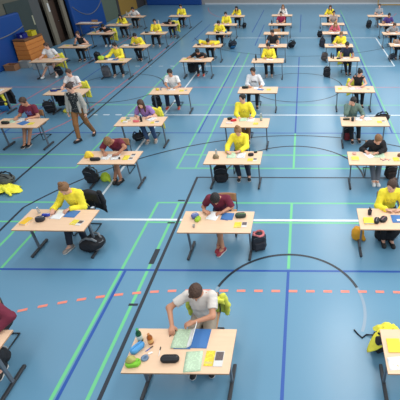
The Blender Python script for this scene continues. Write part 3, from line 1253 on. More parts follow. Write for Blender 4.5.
def make_chair():
    t = thing('student_chair', 'placeholder for a chair label', 'chair', group='chairs behind the exam tables')
    P = []
    for i in range(9):
        row = []
        v = i / 8
        for j in range(7):
            u = j / 6 - 0.5
            row.append((u * (0.40 - 0.03 * v), -0.21 + 0.40 * v, 0.440 - 0.012 * math.cos(math.pi * (v - .5) * 1.2) * (1 - 3 * u * u) - 0.03 * max(0, 0.15 - v) * 4))
        P.append(row)
    b = MB()
    b.grid(P)
    o = b.build('seat', chair_wood, t)
    s = o.modifiers.new('solid', 'SOLIDIFY')
    s.thickness = 0.011
    P = []
    for i in range(6):
        v = i / 5
        P.append([((j / 6 - 0.5) * 0.38, 0.245 + 0.03 * v - 0.03 * (2 * (j / 6 - 0.5)) ** 2, 0.62 + 0.18 * v) for j in range(7)])
    b = MB()
    b.grid(P)
    o = b.build('backrest', chair_wood, t)
    s = o.modifiers.new('solid', 'SOLIDIFY')
    s.thickness = 0.011
    for q in (-1, 1):
        b = MB()
        x = q * 0.19
        b.tube([(x, 0.235, 0.016), (x, -0.17, 0.016), (x, -0.215, 0.03), (x, -0.225, 0.07), (x * 0.93, -0.19, 0.38), (x * 0.93, -0.17, 0.410), (x * 0.93, -0.13, 0.418),
                (x * 0.93, 0.15, 0.405), (x * 0.96, 0.205, 0.425), (x * 0.98, 0.225, 0.47), (x * 0.98, 0.255, 0.79)], 0.011, 8)
        b.build('side_frame', tube_m, t)
    b = MB()
    b.tube([(-0.19, 0.235, 0.016), (0.19, 0.235, 0.016)], 0.011, 8)
    b.tube([(-0.175, -0.10, 0.412), (0.175, -0.10, 0.412)], 0.010, 8)
    b.build('cross_bar', tube_m, t)
    return t


chair0 = make_chair()
used_chair = [False]


def place_chair(x, y, rz, label, push=0.0):
    o = chair0 if not used_chair[0] else copy_tree(chair0)
    used_chair[0] = True
    o.location = (x, y, 0)
    o.rotation_euler = (0, 0, rz)
    relabel(o, label)
    return o


def draped(label, x, y, rz, m, name='draped_sweatshirt', w=0.44, front=0.22, back=0.46, z=0.815, cat='sweatshirt', seed=1):
    """cloth hung over a chair's back; local y runs away from the sitter"""
    t = thing(name, label, cat, (x, y, 0), rz)
    rr = random.Random(seed)
    ph = [rr.uniform(0, 6) for _ in range(4)]
    P = []
    n, mcols = 22, 17
    for i in range(n):
        s = i / (n - 1) * (front + back + 0.05) - front
        row = []
        for j in range(mcols):
            u = j / (mcols - 1) - 0.5
            wob = 0.012 * math.sin(u * 17 + ph[0] + s * 4) + 0.008 * math.sin(u * 31 + ph[1])
            if s < 0:
                yy, zz = 0.222 - 0.01, z + s
            elif s < 0.05:
                yy, zz = 0.222 + s * 1.6 - 0.01, z + 0.012 * math.sin(s / 0.05 * math.pi)
            else:
                yy, zz = 0.305, z - (s - 0.05)
            amp = min(1, abs(s) * 5)
            flare = 1 + 0.10 * amp
            yy += wob * amp * (1 if s > 0.03 else -0.3) + (0.02 if s > 0.05 else 0)
            zz += 0.03 * math.sin(u * 5 + ph[2]) * amp - (abs(u) * 0.10 if s > 0 else 0) - abs(u) ** 2 * 0.10
            row.append((u * w * flare, yy, max(zz, 0.03)))
        P.append(row)
    b = MB()
    b.grid(P)
    o = b.build('cloth_body', m, t)
    so = o.modifiers.new('solid', 'SOLIDIFY')
    so.thickness = 0.012
    so.offset = 1
    for q in (-1, 1):
        V, Q = surf([cap((q * w * 0.46, 0.30, z - 0.04), (q * (w * 0.55), 0.30, z - 0.24), 0.050, 0.042), cap((q * (w * 0.55), 0.30, z - 0.24), (q * w * 0.52, 0.29, z - 0.42), 0.042, 0.034)], 0.013, 0.03)
        V = V + 0.005 * np.sin(V[:, [2, 0, 1]] * 50)
        np_mesh('sleeve', V, Q, m, t)
    return t


# ================================================================== STUDENTS
Y_ = mat_print('yellow_sweat', (250, 232, 62), (190, 170, 70), 0.80, 0.90, 0.085, 70, 0.54)
YC = cloth('yellow_drape', (242, 230, 76))
YL = cloth('lime_drape', (222, 222, 84))
BLK = cloth('black', (30, 31, 36))
DARKJ = cloth('dark_jeans', (38, 44, 58))
JEANS = cloth('jeans_blue', (58, 82, 118))
NAVY = cloth('navy', (34, 42, 66))
MAROON = cloth('maroon', (112, 34, 56))
MAROONB = mat_print('maroon_print', (112, 34, 56), (110, 96, 150), 0.78, 0.92, 0.085, 18, 0.42)
WHITE = cloth('white', (232, 230, 228))
WHITEP = mat_print('white_print', (228, 228, 230), (60, 62, 74), 0.82, 0.89, 0.10, 55, 0.47)
WHITEK = mat_print('white_dark_print', (232, 228, 226), (88, 50, 56), 0.80, 0.90, 0.09, 16, 0.44)
OFFW = mat('cloth_offwhite', (214, 206, 198), 0.9, noise=0.07, nscale=60, bump=0.5, bscale=14)
PURPLE = cloth('purple', (156, 124, 190))
CRIM = cloth('crimson', (150, 34, 72))
PINK = cloth('pink', (222, 110, 130))
GREENG = cloth('grey_green', (104, 128, 118))
GREYS = cloth('grey_sweat', (150, 156, 162))
VIOLET = cloth('violet', (80, 60, 130))
TAUPE = cloth('taupe', (166, 148, 138))
BROWN = cloth('brown_trousers', (142, 96, 56))
GREYJ = cloth('grey_jeans', (104, 108, 116))
BEIGE = cloth('beige_shorts', (150, 138, 122))
SH_RED = mat('shoe_red', (206, 74, 62), 0.6)
SH_REDW = mat('shoe_maroon', (150, 44, 60), 0.6)
SH_W = mat('shoe_white', (228, 228, 226), 0.6)
SH_G = mat('shoe_grey', (150, 142, 136), 0.6)
SH_B = mat('shoe_black', (28, 28, 30), 0.6)
HB, HBK, HBL, HLB = (74, 50, 36), (26, 22, 22), (158, 118, 74), (132, 94, 60)


def student(k, label, dx=0.0, hy=0.62, lean=0.3, hl=(-0.14, 0.17), hr=(0.10, 0.17), fl=(-0.10, 0.20), fr=(0.12, 0.20), rz=0.0, chair=True, cdx=0.0, pose=None, **sp):
    pose = dict(pose or {})
    mv = lambda p: (p[0], p[1] - hy)
    mh = lambda p: (p[0] - dx, p[1] - hy)
    J = seated(lean=lean, hl=mh(hl), hr=mh(hr), fl=mv(fl), fr=mv(fr), **pose)
    row = int(k[1:])
    sp.setdefault('lv', 0 if row <= 3 else (1 if row <= 6 else 2))
    X, Y, a, _ = DESK[k]
    loc = at(k, dx, hy, 0)
    sp.setdefault('trousers', BLK)
    make_person(label, J, sp, loc, a + rz)
    if chair:
        place_chair(loc[0] + cdx, loc[1] - 0.025, a + rz, 'plywood chair at ' + ref(k))
    return loc


# ---- front rows
student('C1', 'person in white T-shirt with short brown hair turning a page at foreground table', 0.12, 0.71, 0.06,
        hl=(-0.19, 0.255), hr=(0.02, 0.30), fl=(-0.10, 0.22), fr=(0.14, 0.25), shirt=OFFW, trousers=BEIGE, legs='short', hair='short', hcol=HB, skin='tan',
        pose=dict(pitch=1.0, yaw=0.0, zr=0.87, dl=(0.25, -0.95, -0.1), dr=(-0.95, -0.3, -0.1), poleL=(-1, 0.3, 0), poleR=(1.0, 0.25, -0.1)), curl=0.7)
student('L2', 'person in yellow sweatshirt with blond hair bun reading in the second row', 0.09, 0.63, 0.24,
        hl=(-0.16, 0.17), hr=(0.06, 0.21), fl=(-0.06, 0.02), fr=(0.14, 0.22), shirt=Y_, sleeve='long', inf=0.02, hood=True, trousers=DARKJ, hair='bun', hcol=HLB, fem=True, shoes=SH_G, group=None,
        pose=dict(pitch=0.85, yaw=-0.1, toel=(-.3, -1, 0)))
student('C2', 'person in maroon T-shirt bent low over papers, red sneakers crossed', -0.04, 0.66, 0.46,
        cdx=0.08, hl=(-0.22, 0.23), hr=(-0.02, 0.20), fl=(0.08, 0.0), fr=(-0.02, 0.10), shirt=MAROON, trousers=NAVY, legs='short', hair='short', hcol=HBK, skin='tan', shoes=SH_REDW,
        pose=dict(pitch=1.45, neckfwd=1.1, dr=(-0.95, -0.3, -.05), dl=(0.7, -0.5, 0), toel=(-.5, -1, 0), toer=(-.1, -1, 0)))
student('M2', 'person in yellow hoodie with brown bun glancing left at the right edge', 0.0, 0.63, 0.24,
        hl=(-0.02, 0.20), hr=(0.07, 0.20), fl=(-0.10, 0.18), fr=(0.06, 0.16), shirt=Y_, sleeve='long', inf=0.02, hood=True, trousers=BLK, hair='bunback', hcol=HB, fem=True, shoes=SH_B, sole=SH_B,
        pose=dict(pitch=0.35, yaw=-0.75, dl=(0.95, -0.3, 0), dr=(-0.95, -0.3, 0)))
student('L3', 'person in maroon T-shirt bowed deeply over papers, bare legs crossed', -0.08, 0.70, 0.58,
        hl=(-0.16, 0.06), hr=(0.06, 0.04), fl=(0.13, 0.08), fr=(-0.03, 0.10), shirt=MAROON, trousers=NAVY, legs='short', hair='short', hcol=HLB, skin='mid', shoes=SH_B, sole=SH_B,
        pose=dict(pitch=1.5, yaw=-0.15, twist=0.1, neckfwd=1.3, dr=(-0.95, -0.25, 0), toel=(-.3, -1, 0), poleR=(1, -0.3, 0.1)))
student('C3', 'person in yellow sweatshirt with blond tied-up hair, third row', 0.07, 0.68, 0.14,
        hl=(-0.12, 0.16), hr=(0.05, 0.20), fl=(-0.02, 0.24), fr=(0.22, 0.26), shirt=Y_, sleeve='long', inf=0.02, hood=True, trousers=DARKJ, hair='bun', hcol=HBL, shoes=SH_B, fem=True,
        pose=dict(pitch=0.8, dl=(0.75, -0.6, 0), dr=(-0.8, -0.6, 0)))
student('M3', 'person in black cardigan writing, grey jeans and white shoes', 0.03, 0.62, 0.52,
        hl=(-0.18, 0.19), hr=(-0.02, 0.16), fl=(-0.02, 0.06), fr=(0.07, 0.05), shirt=BLK, sleeve='long', inf=0.02, trousers=GREYJ, hair='tail', hcol=HLB, fem=True, shoes=SH_W,
        pose=dict(pitch=0.9, yaw=0.25, dr=(-0.95, -0.3, 0)))
# ---- fourth and fifth rows
student('K4', 'person in maroon T-shirt with violet chest print, bare legs, black sneakers', 0.02, 0.63, 0.14,
        hl=(-0.22, 0.18), hr=(0.10, 0.18), fl=(-0.12, -0.02), fr=(-0.02, 0.04), shirt=MAROONB, trousers=BEIGE, legs='short', hair='short', hcol=HB, skin='tan', shoes=SH_B,
        pose=dict(pitch=0.75, yaw=-0.2))
student('L4', 'person in purple top with long brown hair, blue jeans', -0.02, 0.62, 0.42,
        hl=(-0.12, 0.16), hr=(0.12, 0.15), fl=(0.02, 0.16), fr=(0.24, 0.22), shirt=PURPLE, trousers=JEANS, hair='long', hcol=HB, fem=True, shoes=SH_G,
        pose=dict(pitch=0.8))
student('C4', 'person in yellow sweatshirt looking up to the left, fourth row', -0.13, 0.74, 0.06,
        hl=(-0.20, 0.28), hr=(0.10, 0.28), fl=(0.06, 0.30), fr=(0.14, 0.26), shirt=Y_, sleeve='long', inf=0.02, trousers=BROWN, hair='short', hcol=HBK, shoes=SH_B,
        pose=dict(pitch=0.15, yaw=-0.7, zl=0.75, zr=0.75))
student('M4', 'person in grey-green hoodie resting head on hand', -0.30, 0.64, 0.26,
        hl=(-0.40, 0.37), hr=(-0.05, 0.20), fl=(0.02, 0.20), fr=(0.22, 0.26), shirt=GREENG, sleeve='long', inf=0.02, hood=True, trousers=BLK, hair='short', hcol=HBK, shoes=SH_B,
        pose=dict(pitch=0.6, yaw=-0.4, roll=-0.15, zl=1.17, dl=(0.1, 0.1, 1), nl=(-1, -0.2, 0), poleL=(-0.3, -0.7, -0.8)))
student('K5', 'person in white T-shirt with dark print, seated behind the walking woman', -0.08, 0.70, 0.08,
        hl=(-0.28, 0.22), hr=(0.10, 0.24), shirt=WHITEK, trousers=BLK, hair='short', hcol=HB, skin='fair', pose=dict(pitch=0.5, yaw=-0.1))
student('L5', 'person in plain white T-shirt with navy trousers and red shoes', -0.09, 0.70, 0.14,
        hl=(-0.12, 0.18), hr=(0.08, 0.20), fl=(-0.22, 0.30), fr=(0.18, 0.28), shirt=WHITE, trousers=NAVY, hair='short', hcol=HBK, skin='tan', shoes=SH_RED, pose=dict(pitch=0.6))
student('C5', 'person in white sweatshirt with dark lettering and black trousers', -0.20, 0.66, 0.08,
        hl=(-0.30, 0.20), hr=(0.05, 0.20), fl=(-0.20, 0.28), fr=(0.10, 0.24), shirt=WHITEP, sleeve='long', inf=0.02, trousers=BLK, hair='short', hcol=HBK, skin='tan', pose=dict(pitch=0.35, yaw=-0.3))
student('M5', 'person in black tank top looking right, dark tied-back hair', 0.17, 0.66, 0.32,
        hl=(-0.14, 0.20), hr=(0.26, 0.14), fl=(0.0, 0.26), fr=(0.15, 0.26), shirt=BLK, sleeve='none', trousers=BLK, hair='bunback', hcol=HBK, fem=True, skin='fair', pose=dict(pitch=0.6, yaw=0.5))
# ---- sixth row
student('J6', 'person in white T-shirt leaning back beside the vaulting box', -0.18, 0.62, 0.06,
        hl=(-0.40, 0.10), hr=(0.10, 0.25), fl=(-0.25, -0.12), fr=(0.25, 0.10), shirt=WHITE, trousers=BEIGE, legs='short', hair='short', hcol=HB, shoes=SH_W, pose=dict(pitch=0.45, yaw=-0.3, zl=0.79))
student('K6', 'person in yellow sweatshirt with grey backpack at feet, sixth row', -0.02, 0.64, 0.05,
        hl=(-0.40, 0.18), hr=(0.05, 0.20), fl=(-0.15, 0.18), fr=(0.20, 0.20), shirt=Y_, sleeve='long', inf=0.02, trousers=BLK, hair='short', hcol=HBK, shoes=SH_G, pose=dict(pitch=0.5, yaw=-0.5))
student('L6', 'person in black T-shirt with head bowed low, sixth row', 0.05, 0.60, 0.72,
        hl=(-0.40, 0.12), hr=(0.14, 0.10), shirt=BLK, sleeve='rolled', trousers=BLK, hair='short', hcol=HBK, skin='mid', shoes=SH_RED, pose=dict(pitch=1.1, dl=(-.2, -1, 0)))
student('C6', 'person in yellow sweatshirt behind tall black bottle, sixth row', 0.0, 0.64, 0.06,
        hl=(-0.10, 0.22), hr=(0.08, 0.22), shirt=Y_, sleeve='long', inf=0.02, trousers=BLK, hair='short', hcol=HBK, skin='tan', shoes=SH_G, pose=dict(pitch=0.6, dl=(0.8, -0.5, 0), dr=(-0.8, -0.5, 0)))
student('M6', 'person in dark navy T-shirt with black hair, sixth row', 0.17, 0.66, 0.10,
        hl=(-0.08, 0.10), hr=(0.36, 0.14), fl=(0.0, 0.24), fr=(0.14, 0.22), shirt=NAVY, trousers=BLK, hair='short', hcol=HBK, skin='mid', pose=dict(pitch=0.85, yaw=-0.1))
# ---- seventh row
student('J7', 'person in black sleeveless top resting chin on hand near doorway', 0.08, 0.62, 0.28,
        hl=(0.02, 0.20), hr=(0.26, 0.22), shirt=BLK, sleeve='none', trousers=BLK, hair='bunback', hcol=HB, fem=True, pose=dict(pitch=0.3, zl=1.02, dl=(0.1, 0.1, 1), nl=(-.4, -1, 0)))
student('K7', 'person in yellow sweatshirt with black hair bent over books, seventh row', -0.02, 0.62, 0.42,
        shirt=Y_, sleeve='long', inf=0.02, trousers=BLK, hair='short', hcol=HBK, fl=(0.0, 0.25), fr=(0.12, 0.20), pose=dict(pitch=0.95))
student('L7', 'person in yellow sweatshirt lying forward on both arms', 0.02, 0.60, 0.95,
        hl=(-0.32, 0.02), hr=(0.22, 0.0), shirt=Y_, sleeve='long', inf=0.02, trousers=BLK, hair='short', hcol=HBK, pose=dict(pitch=1.2, dl=(0.8, -0.6, 0), dr=(-.8, -.6, 0), poleL=(-1, 0, 0.1), poleR=(1, 0, .1)))
student('C7', 'person in black T-shirt looking left, seventh row of fourth column', -0.03, 0.64, 0.06,
        hl=(-0.28, 0.10), hr=(0.20, 0.12), shirt=BLK, trousers=BLK, hair='short', hcol=HBK, skin='tan', pose=dict(pitch=0.4, yaw=-0.4))
student('M7', 'person in yellow sweatshirt with brown hair, fifth column, seventh row', 0.12, 0.62, 0.32,
        shirt=Y_, sleeve='long', inf=0.02, trousers=DARKJ, hair='short', hcol=HLB, pose=dict(pitch=0.8))
student('N7', 'person in cream top bowed at right edge, cut off', -0.15, 0.60, 0.9,
        shirt=TAUPE, sleeve='long', trousers=BLK, hair='short', hcol=HBK, pose=dict(pitch=1.1))
# ---- eighth to back row
student('J8', 'person in black top bowed with both arms forward, eighth row', 0.10, 0.60, 0.70,
        hl=(-0.28, 0.08), hr=(0.26, 0.10), shirt=BLK, trousers=BLK, hair='short', hcol=HBK, shoes=SH_W, pose=dict(pitch=1.0))
student('K8', 'person in yellow sweatshirt looking right, second column, eighth row', -0.07, 0.64, 0.06,
        shirt=Y_, sleeve='long', inf=0.02, trousers=BLK, hair='short', hcol=HBK, shoes=SH_G, fl=(-0.15, 0.14), fr=(0.2, 0.12), pose=dict(pitch=0.3, yaw=0.4))
student('L8', 'person in yellow sweatshirt bowing head, third column, eighth row', -0.04, 0.62, 0.26,
        shirt=Y_, sleeve='long', inf=0.02, trousers=BLK, hair='short', hcol=HBK, pose=dict(pitch=0.9))
student('M8', 'person in pink top with blond hair, eighth row', 0.03, 0.60, 0.46,
        shirt=PINK, trousers=DARKJ, hair='long', hcol=HBL, fem=True, pose=dict(pitch=0.8))
student('N8', 'person in grey sweatshirt bent over papers near right edge', -0.03, 0.60, 0.56,
        hl=(-0.34, 0.05), shirt=GREYS, sleeve='long', trousers=BLK, hair='short', hcol=HB, pose=dict(pitch=0.9))
student('J9', 'person in yellow sweatshirt with long black hair, leftmost column', 0.08, 0.62, 0.42,
        shirt=Y_, sleeve='long', inf=0.02, trousers=BLK, hair='long', hcol=HBK, fem=True, fl=(0.0, 0.16), fr=(0.28, 0.12), pose=dict(pitch=0.7))
student('K9', 'person in black top asleep over table, second column, ninth row', 0.24, 0.58, 0.98,
        hl=(-0.18, 0.05), hr=(0.26, 0.08), shirt=BLK, sleeve='long', trousers=NAVY, hair='short', hcol=HBK, pose=dict(pitch=1.15))
student('L9', 'person in yellow sweatshirt with black hair, third column, ninth row', -0.05, 0.66, 0.06,
        shirt=Y_, sleeve='long', inf=0.02, trousers=BLK, hair='short', hcol=HBK, pose=dict(pitch=0.5))
student('C9', 'person in crimson top with dark hair, ninth row', 0.04, 0.68, 0.03,
        shirt=CRIM, trousers=BLK, hair='short', hcol=HBK, skin='tan', pose=dict(pitch=0.4))
student('M9', 'person in taupe top with dark hair, upright, ninth row', 0.07, 0.76, 0.0,
        hl=(-0.1, 0.26), hr=(0.1, 0.26), shirt=TAUPE, trousers=BLK, hair='short', hcol=HBK, skin='tan', pose=dict(pitch=0.3))
student('N9', 'person in purple and tan top near right edge, ninth row', -0.06, 0.62, 0.32,
        hl=(-0.38, 0.08), shirt=VIOLET, trousers=BLK, hair='short', hcol=HBK, skin='mid', pose=dict(pitch=0.6))
student('J10', 'person in white top with dark hair before the ochre panel', -0.12, 0.62, 0.5,
        hl=(-0.36, 0.10), shirt=WHITE, trousers=BLK, hair='short', hcol=HBK, skin='tan', pose=dict(pitch=0.6))
student('K10', 'person in yellow sweatshirt, back row, in front of end mat', -0.02, 0.64, 0.03,
        shirt=Y_, sleeve='long', inf=0.02, trousers=BLK, hair='short', hcol=HBK, fl=(-0.1, 0.3), fr=(0.1, 0.3), pose=dict(pitch=0.5))
student('L10', 'person in yellow sweatshirt with long dark hair, back row', 0.14, 0.62, 0.42,
        shirt=Y_, sleeve='long', inf=0.02, trousers=BLK, hair='long', hcol=HBK, fem=True, pose=dict(pitch=0.6, yaw=-0.2))
student('C10', 'person in white top with long brown hair, back row', 0.05, 0.62, 0.24,
        shirt=WHITE, sleeve='long', trousers=BLK, hair='long', hcol=HLB, fem=True, pose=dict(pitch=0.6))
student('M10', 'person in yellow top with long dark hair, fifth column, back row', 0.05, 0.62, 0.28,
        shirt=Y_, sleeve='long', inf=0.02, trousers=BLK, hair='long', hcol=HB, fem=True, pose=dict(pitch=0.6))
student('N10', 'person in pale grey T-shirt looking left, rightmost column, back row', 0.15, 0.72, 0.0,
        hl=(0.0, 0.3), hr=(0.2, 0.3), shirt=GREYS, trousers=GREYJ, hair='short', hcol=HB, pose=dict(pitch=0.2, yaw=-0.3))
# the student at the lower left, only whose sleeve reaches the frame
student('L1', 'person in maroon sweatshirt with one arm reaching in at lower left edge', 0.20, 0.62, 0.20, cdx=-0.22,
        hl=(0.0, 0.18), hr=(0.40, 0.20), shirt=MAROON, sleeve='long', inf=0.02, trousers=BLK, hair='short', hcol=HB, pose=dict(pitch=0.8, dr=(-0.8, -0.5, 0), poleR=(1, 0.15, -0.1)))
place_chair(*at('C8', 0, 0.55, 0)[:2], 0.05, 'empty plywood chair at ' + ref('C8'))
place_chair(*at('I9', 0.05, 0.42, 0)[:2], 0.0, 'empty wooden chair pushed under the ' + ref('I9'))
place_chair(*at('M1', 0.10, 0.60, 0)[:2], 0.0, 'plywood chair at ' + ref('M1'))

# ---- the walking supervisor
Jw = standing(0.92, (0.10, -0.05, 1.0), (0.02, 0), (-0.35, 0.40, 0.0),
              {-1: np.array([-0.24, -0.06, 0.80]), 1: np.array([0.27, -0.04, 0.82])},
              {-1: np.array([-0.06, -0.24, 0.095]), 1: np.array([0.15, 0.30, 0.115])},
              {-1: (-0.55, -1, 0), 1: (0.2, -1, -0.25)}, (0, -1, 0))
PATT = mat('blouse_pattern', (40, 42, 44), 0.8)
nt = PATT.node_tree
tc = nt.nodes.new('ShaderNodeTexCoord')
vo = nt.nodes.new('ShaderNodeTexVoronoi')
vo.inputs['Scale'].default_value = 32
nt.links.new(tc.outputs['Object'], vo.inputs['Vector'])
cr = nt.nodes.new('ShaderNodeValToRGB')
cr.color_ramp.elements[0].color = lin((168, 170, 160))
cr.color_ramp.elements[1].color = lin((30, 33, 36))
cr.color_ramp.elements[0].position = 0.12
cr.color_ramp.elements[1].position = 0.30
nt.links.new(vo.outputs['Distance'], cr.inputs[0])
nt.links.new(cr.outputs[0], nt.nodes['Principled BSDF'].inputs['Base Color'])
make_person('woman with beige cardigan, patterned blouse and brown trousers walking between tables', Jw,
            dict(lv=0, fem=True, hair='bunback', hcol=(58, 42, 36), skin='fair', shirt=PATT, sleeve='none', inf=0.018, trousers=BROWN,
                 cardigan=cloth('cardigan', (178, 172, 162)), shoes=SH_B, sole=SH_B, curl=0.5), (-6.67, 11.06, 0), 0.0)

# ---- clothes on chair backs
draped('lime-yellow sweatshirt draped on the chair of the white T-shirt student', *at('C1', 0.12, 0.64, 0)[:2], 0, YL, w=0.54, front=0.10, back=0.42, z=0.76, seed=2)
draped('black jacket draped on chair of the second-row student with hair bun', *at('L2', 0.16, 0.62, 0)[:2], -0.1, BLK, 'draped_jacket', 0.48, cat='jacket', seed=3)
draped('yellow garment hanging from chair of the purple-topped student', *at('L4', 0.04, 0.60, 0)[:2], 0.0, YC, w=0.50, back=0.62, seed=4)
draped('yellow garment hanging on the chair behind the walking woman', *at('K5', 0.04, 0.64, 0)[:2], 0.0, YC, w=0.40, back=0.58, seed=5)
draped('yellow garment on the chair beside the wooden vaulting box', *at('J6', -0.08, 0.60, 0)[:2], 0.15, YC, w=0.52, back=0.60, seed=6)
draped('yellow garment on the chair of the black-clad student, leftmost column, eighth row', *at('J8', 0.16, 0.58, 0)[:2], 0.1, YC, w=0.50, back=0.6, seed=7)
draped('yellow garment on the chair of the student asleep, ninth row', *at('K9', 0.26, 0.56, 0)[:2], 0.0, YC, w=0.46, back=0.6, seed=8)
draped('yellow garment on the chair of the black tank top student', *at('M5', 0.10, 0.64, 0)[:2], 0.0, YC, w=0.50, back=0.55, seed=9)
draped('yellow garment on the chair of the navy T-shirt student', *at('M6', 0.10, 0.64, 0)[:2], 0.0, YC, w=0.50, back=0.55, seed=10)
# ================================================================== BAGS
def backpack(label, x, y, rz, col, lie=0.0, s=1.0, trim=None, pocket=None, roll=0.0, name='backpack', mouth=None):
    t = thing(name, label, 'backpack', (x, y, 0), rz, 'backpacks on the hall floor')
    m = cloth('bag_%d_%d_%d' % col, col)
    pm = cloth('bag_%d_%d_%d' % (pocket or col), pocket or col)
    tm = cloth('bag_%d_%d_%d' % (trim or (24, 24, 28)), trim or (24, 24, 28))
    Rx = np.array(Matrix.Rotation(lie, 3, 'X') @ Matrix.Rotation(roll, 3, 'Y'))
    lift = (abs(math.sin(lie)) * 0.10 + abs(math.sin(roll)) * 0.13) * s
    W = lambda V: V @ Rx.T * s + np.array([0, 0, lift])
    rr = random.Random(label)
    ph = rr.uniform(0, 6)

    def wr(V):
        V = V + (0.008 * np.sin(V @ np.array([23.0, 31, 17]) + ph) * np.cos(V @ np.array([-19.0, 12, 29])))[:, None] * np.array([1, 1, 0.6])
        V = W(V)
        V[:, 2] = np.maximum(V[:, 2], 0.004)
        return V
    V, Q = surf([rbox((0, 0, 0.19), (0.29, 0.17, 0.36), 0.06), ell((0, 0.0, 0.34), (0.12, 0.075, 0.10)), ell((0, 0.01, 0.10), (0.15, 0.10, 0.10))], 0.014, 0.05, wr)
    np_mesh('bag_body', V, Q, m, t)
    V, Q = surf([rbox((0, -0.095, 0.13), (0.22, 0.07, 0.20), 0.03), cap((-0.09, -0.10, 0.225), (0.09, -0.10, 0.225), 0.02, 0.02)], 0.012, 0.02, wr)
    np_mesh('pocket', V, Q, pm, t)
    if mouth:
        ring = [(0.105 * math.cos(a), 0.075 * math.sin(a), 0.415 + 0.02 * math.sin(2 * a)) for a in [2 * math.pi * i / 12 for i in range(13)]]
        V, Q = surf([cap(a, b, 0.024, 0.024) for a, b in zip(ring, ring[1:])], 0.010, 0.01, wr)
        np_mesh('open_rim', V, Q, cloth('bag_%d_%d_%d' % mouth, mouth), t)
        V, Q = surf([ell((0, 0, 0.405), (0.09, 0.06, 0.02))], 0.012, 0.0, wr)
        np_mesh('dark_opening', V, Q, cloth('bag_inside', (24, 16, 18)), t)
    for q in (-1, 1):
        pts = [(q * 0.05, 0.07, 0.40), (q * 0.075, 0.13, 0.36), (q * 0.085, 0.15, 0.26), (q * 0.09, 0.13, 0.14), (q * 0.11, 0.09, 0.06)]
        V, Q = surf([cap(a, b, 0.017, 0.015) for a, b in zip(pts, pts[1:])], 0.011, 0.01, wr)
        np_mesh('shoulder_strap', V, Q, tm, t)
    b = MB()
    pts = W(np.array([(-0.04, 0.03, 0.425), (-0.03, 0.03, 0.455), (0.0, 0.03, 0.465), (0.03, 0.03, 0.455), (0.04, 0.03, 0.425)]))
    b.tube([tuple(p) for p in pts], 0.008, 6)
    b.build('carry_handle', tm, t)
    b = MB()
    pts = wr(np.array([(-0.13, -0.055, 0.30), (-0.10, -0.075, 0.37), (0.0, -0.085, 0.40), (0.10, -0.075, 0.37), (0.13, -0.055, 0.30)]))
    b.tube([tuple(p) for p in pts], 0.005, 6)
    b.build('zipper', mat('zip_grey', (120, 120, 124), 0.4, 0.5), t)
    return t


BK = (30, 31, 36)
def crumple(label, x, y, rz, m, sx, sy, hf, z, seed):
    """a garment thrown down: a thin folded cloth with a ragged outline"""
    t = thing('yellow_garment', label, 'garment', (x, y, z), rz)
    rr = random.Random(seed)
    ph = [rr.uniform(0, 6.28) for _ in range(6)]
    P = []
    nr, na = 16, 56
    for i in range(nr + 1):
        u = max(i / nr, 0.01)
        row = []
        for j in range(na + 1):
            a = 2 * math.pi * j / na
            out = 0.80 + 0.16 * math.sin(3 * a + ph[0]) + 0.12 * math.sin(5 * a + ph[1]) + 0.05 * math.sin(9 * a + ph[5])
            r = u * out
            fold = 0.022 * math.sin(7 * a + ph[2] + 2.5 * u) * u + 0.012 * math.sin(13 * a + ph[3] - 3 * u) * u + 0.010 * math.sin(u * 14 + ph[4])
            row.append((math.cos(a) * r * sx / 2, math.sin(a) * r * sy / 2, max(hf(r) + fold, 0.006)))
        P.append(row)
    b = MB()
    b.grid(P)
    bmesh.ops.remove_doubles(b.bm, verts=b.bm.verts, dist=1e-5)
    o = b.build('cloth_body', m, t)
    s = o.modifiers.new('solid', 'SOLIDIFY')
    s.thickness = 0.008
    s.offset = 1
    V, Q = surf([cap((sx * 0.1, -sy * 0.15, hf(0.3) + 0.02), (sx * 0.36, -sy * 0.40, hf(0.85) + 0.02), 0.05, 0.035)], 0.012, 0.03,
                lambda V: V + 0.006 * np.sin(V[:, [2, 0, 1]] * 45))
    V[:, 2] = np.maximum(V[:, 2], 0.004)
    np_mesh('sleeve', V, Q, m, t)
    return t


backpack('dark grey backpack with salmon-pink lining standing open beside the second-row maroon T-shirt student', -0.89, 6.02, 0.35, (46, 49, 58), 0.12, 0.95, pocket=(46, 49, 58), trim=(206, 118, 122), mouth=(214, 122, 124))
backpack('black backpack leaning at the left leg of the third-row blond student\'s table', -2.08, 8.60, 0.2, BK, 0.2, 1.12)
backpack('black backpack lying under the right side of the second-row hair bun student\'s table', -4.32, 6.02, 1.2, BK, 1.25, 1.15, trim=(120, 124, 128))
backpack('black backpack by the left table leg of the third-row maroon T-shirt student', -5.28, 8.52, -0.2, BK, 0.25, 1.0, trim=(120, 120, 116))
backpack('low black bag on the floor left of the purple-topped student', -5.06, 11.00, 0.7, BK, 1.1, 0.95)
backpack('black backpack standing left of the student with red shoes', -5.28, 13.72, 0.2, BK, 0.1, 1.05)
backpack('brown furry-looking backpack on the floor right of the black cardigan student', 2.17, 8.80, 0.1, (62, 48, 42), 0.2, 1.0)
backpack('black and red backpack under the grey-green hoodie student\'s table', 1.28, 11.05, 0.2, (34, 30, 34), 0.2, 1.15, pocket=(110, 32, 40))
backpack('beige-topped black backpack lying right behind the grey-green hoodie student', 2.25, 12.25, 1.2, (38, 34, 34), 1.2, 1.2, pocket=(168, 150, 134))
backpack('black backpack standing tall left of the navy T-shirt student', 0.94, 17.35, 0.1, BK, 0.25, 1.0)
backpack('blue and black backpack right of the third-column yellow student, eighth row', -3.98, 22.45, 0.6, (34, 42, 56), 1.0, 1.25, pocket=(40, 108, 158))
backpack('grey backpack standing left of the sixth-row yellow student', -8.55, 17.25, 0.1, (104, 104, 108), 0.1, 1.15, pocket=(84, 84, 90))
backpack('black backpack under the left side of the table behind the walking woman', -8.84, 13.20, 0.4, BK, 0.7, 1.15, trim=(96, 96, 98))
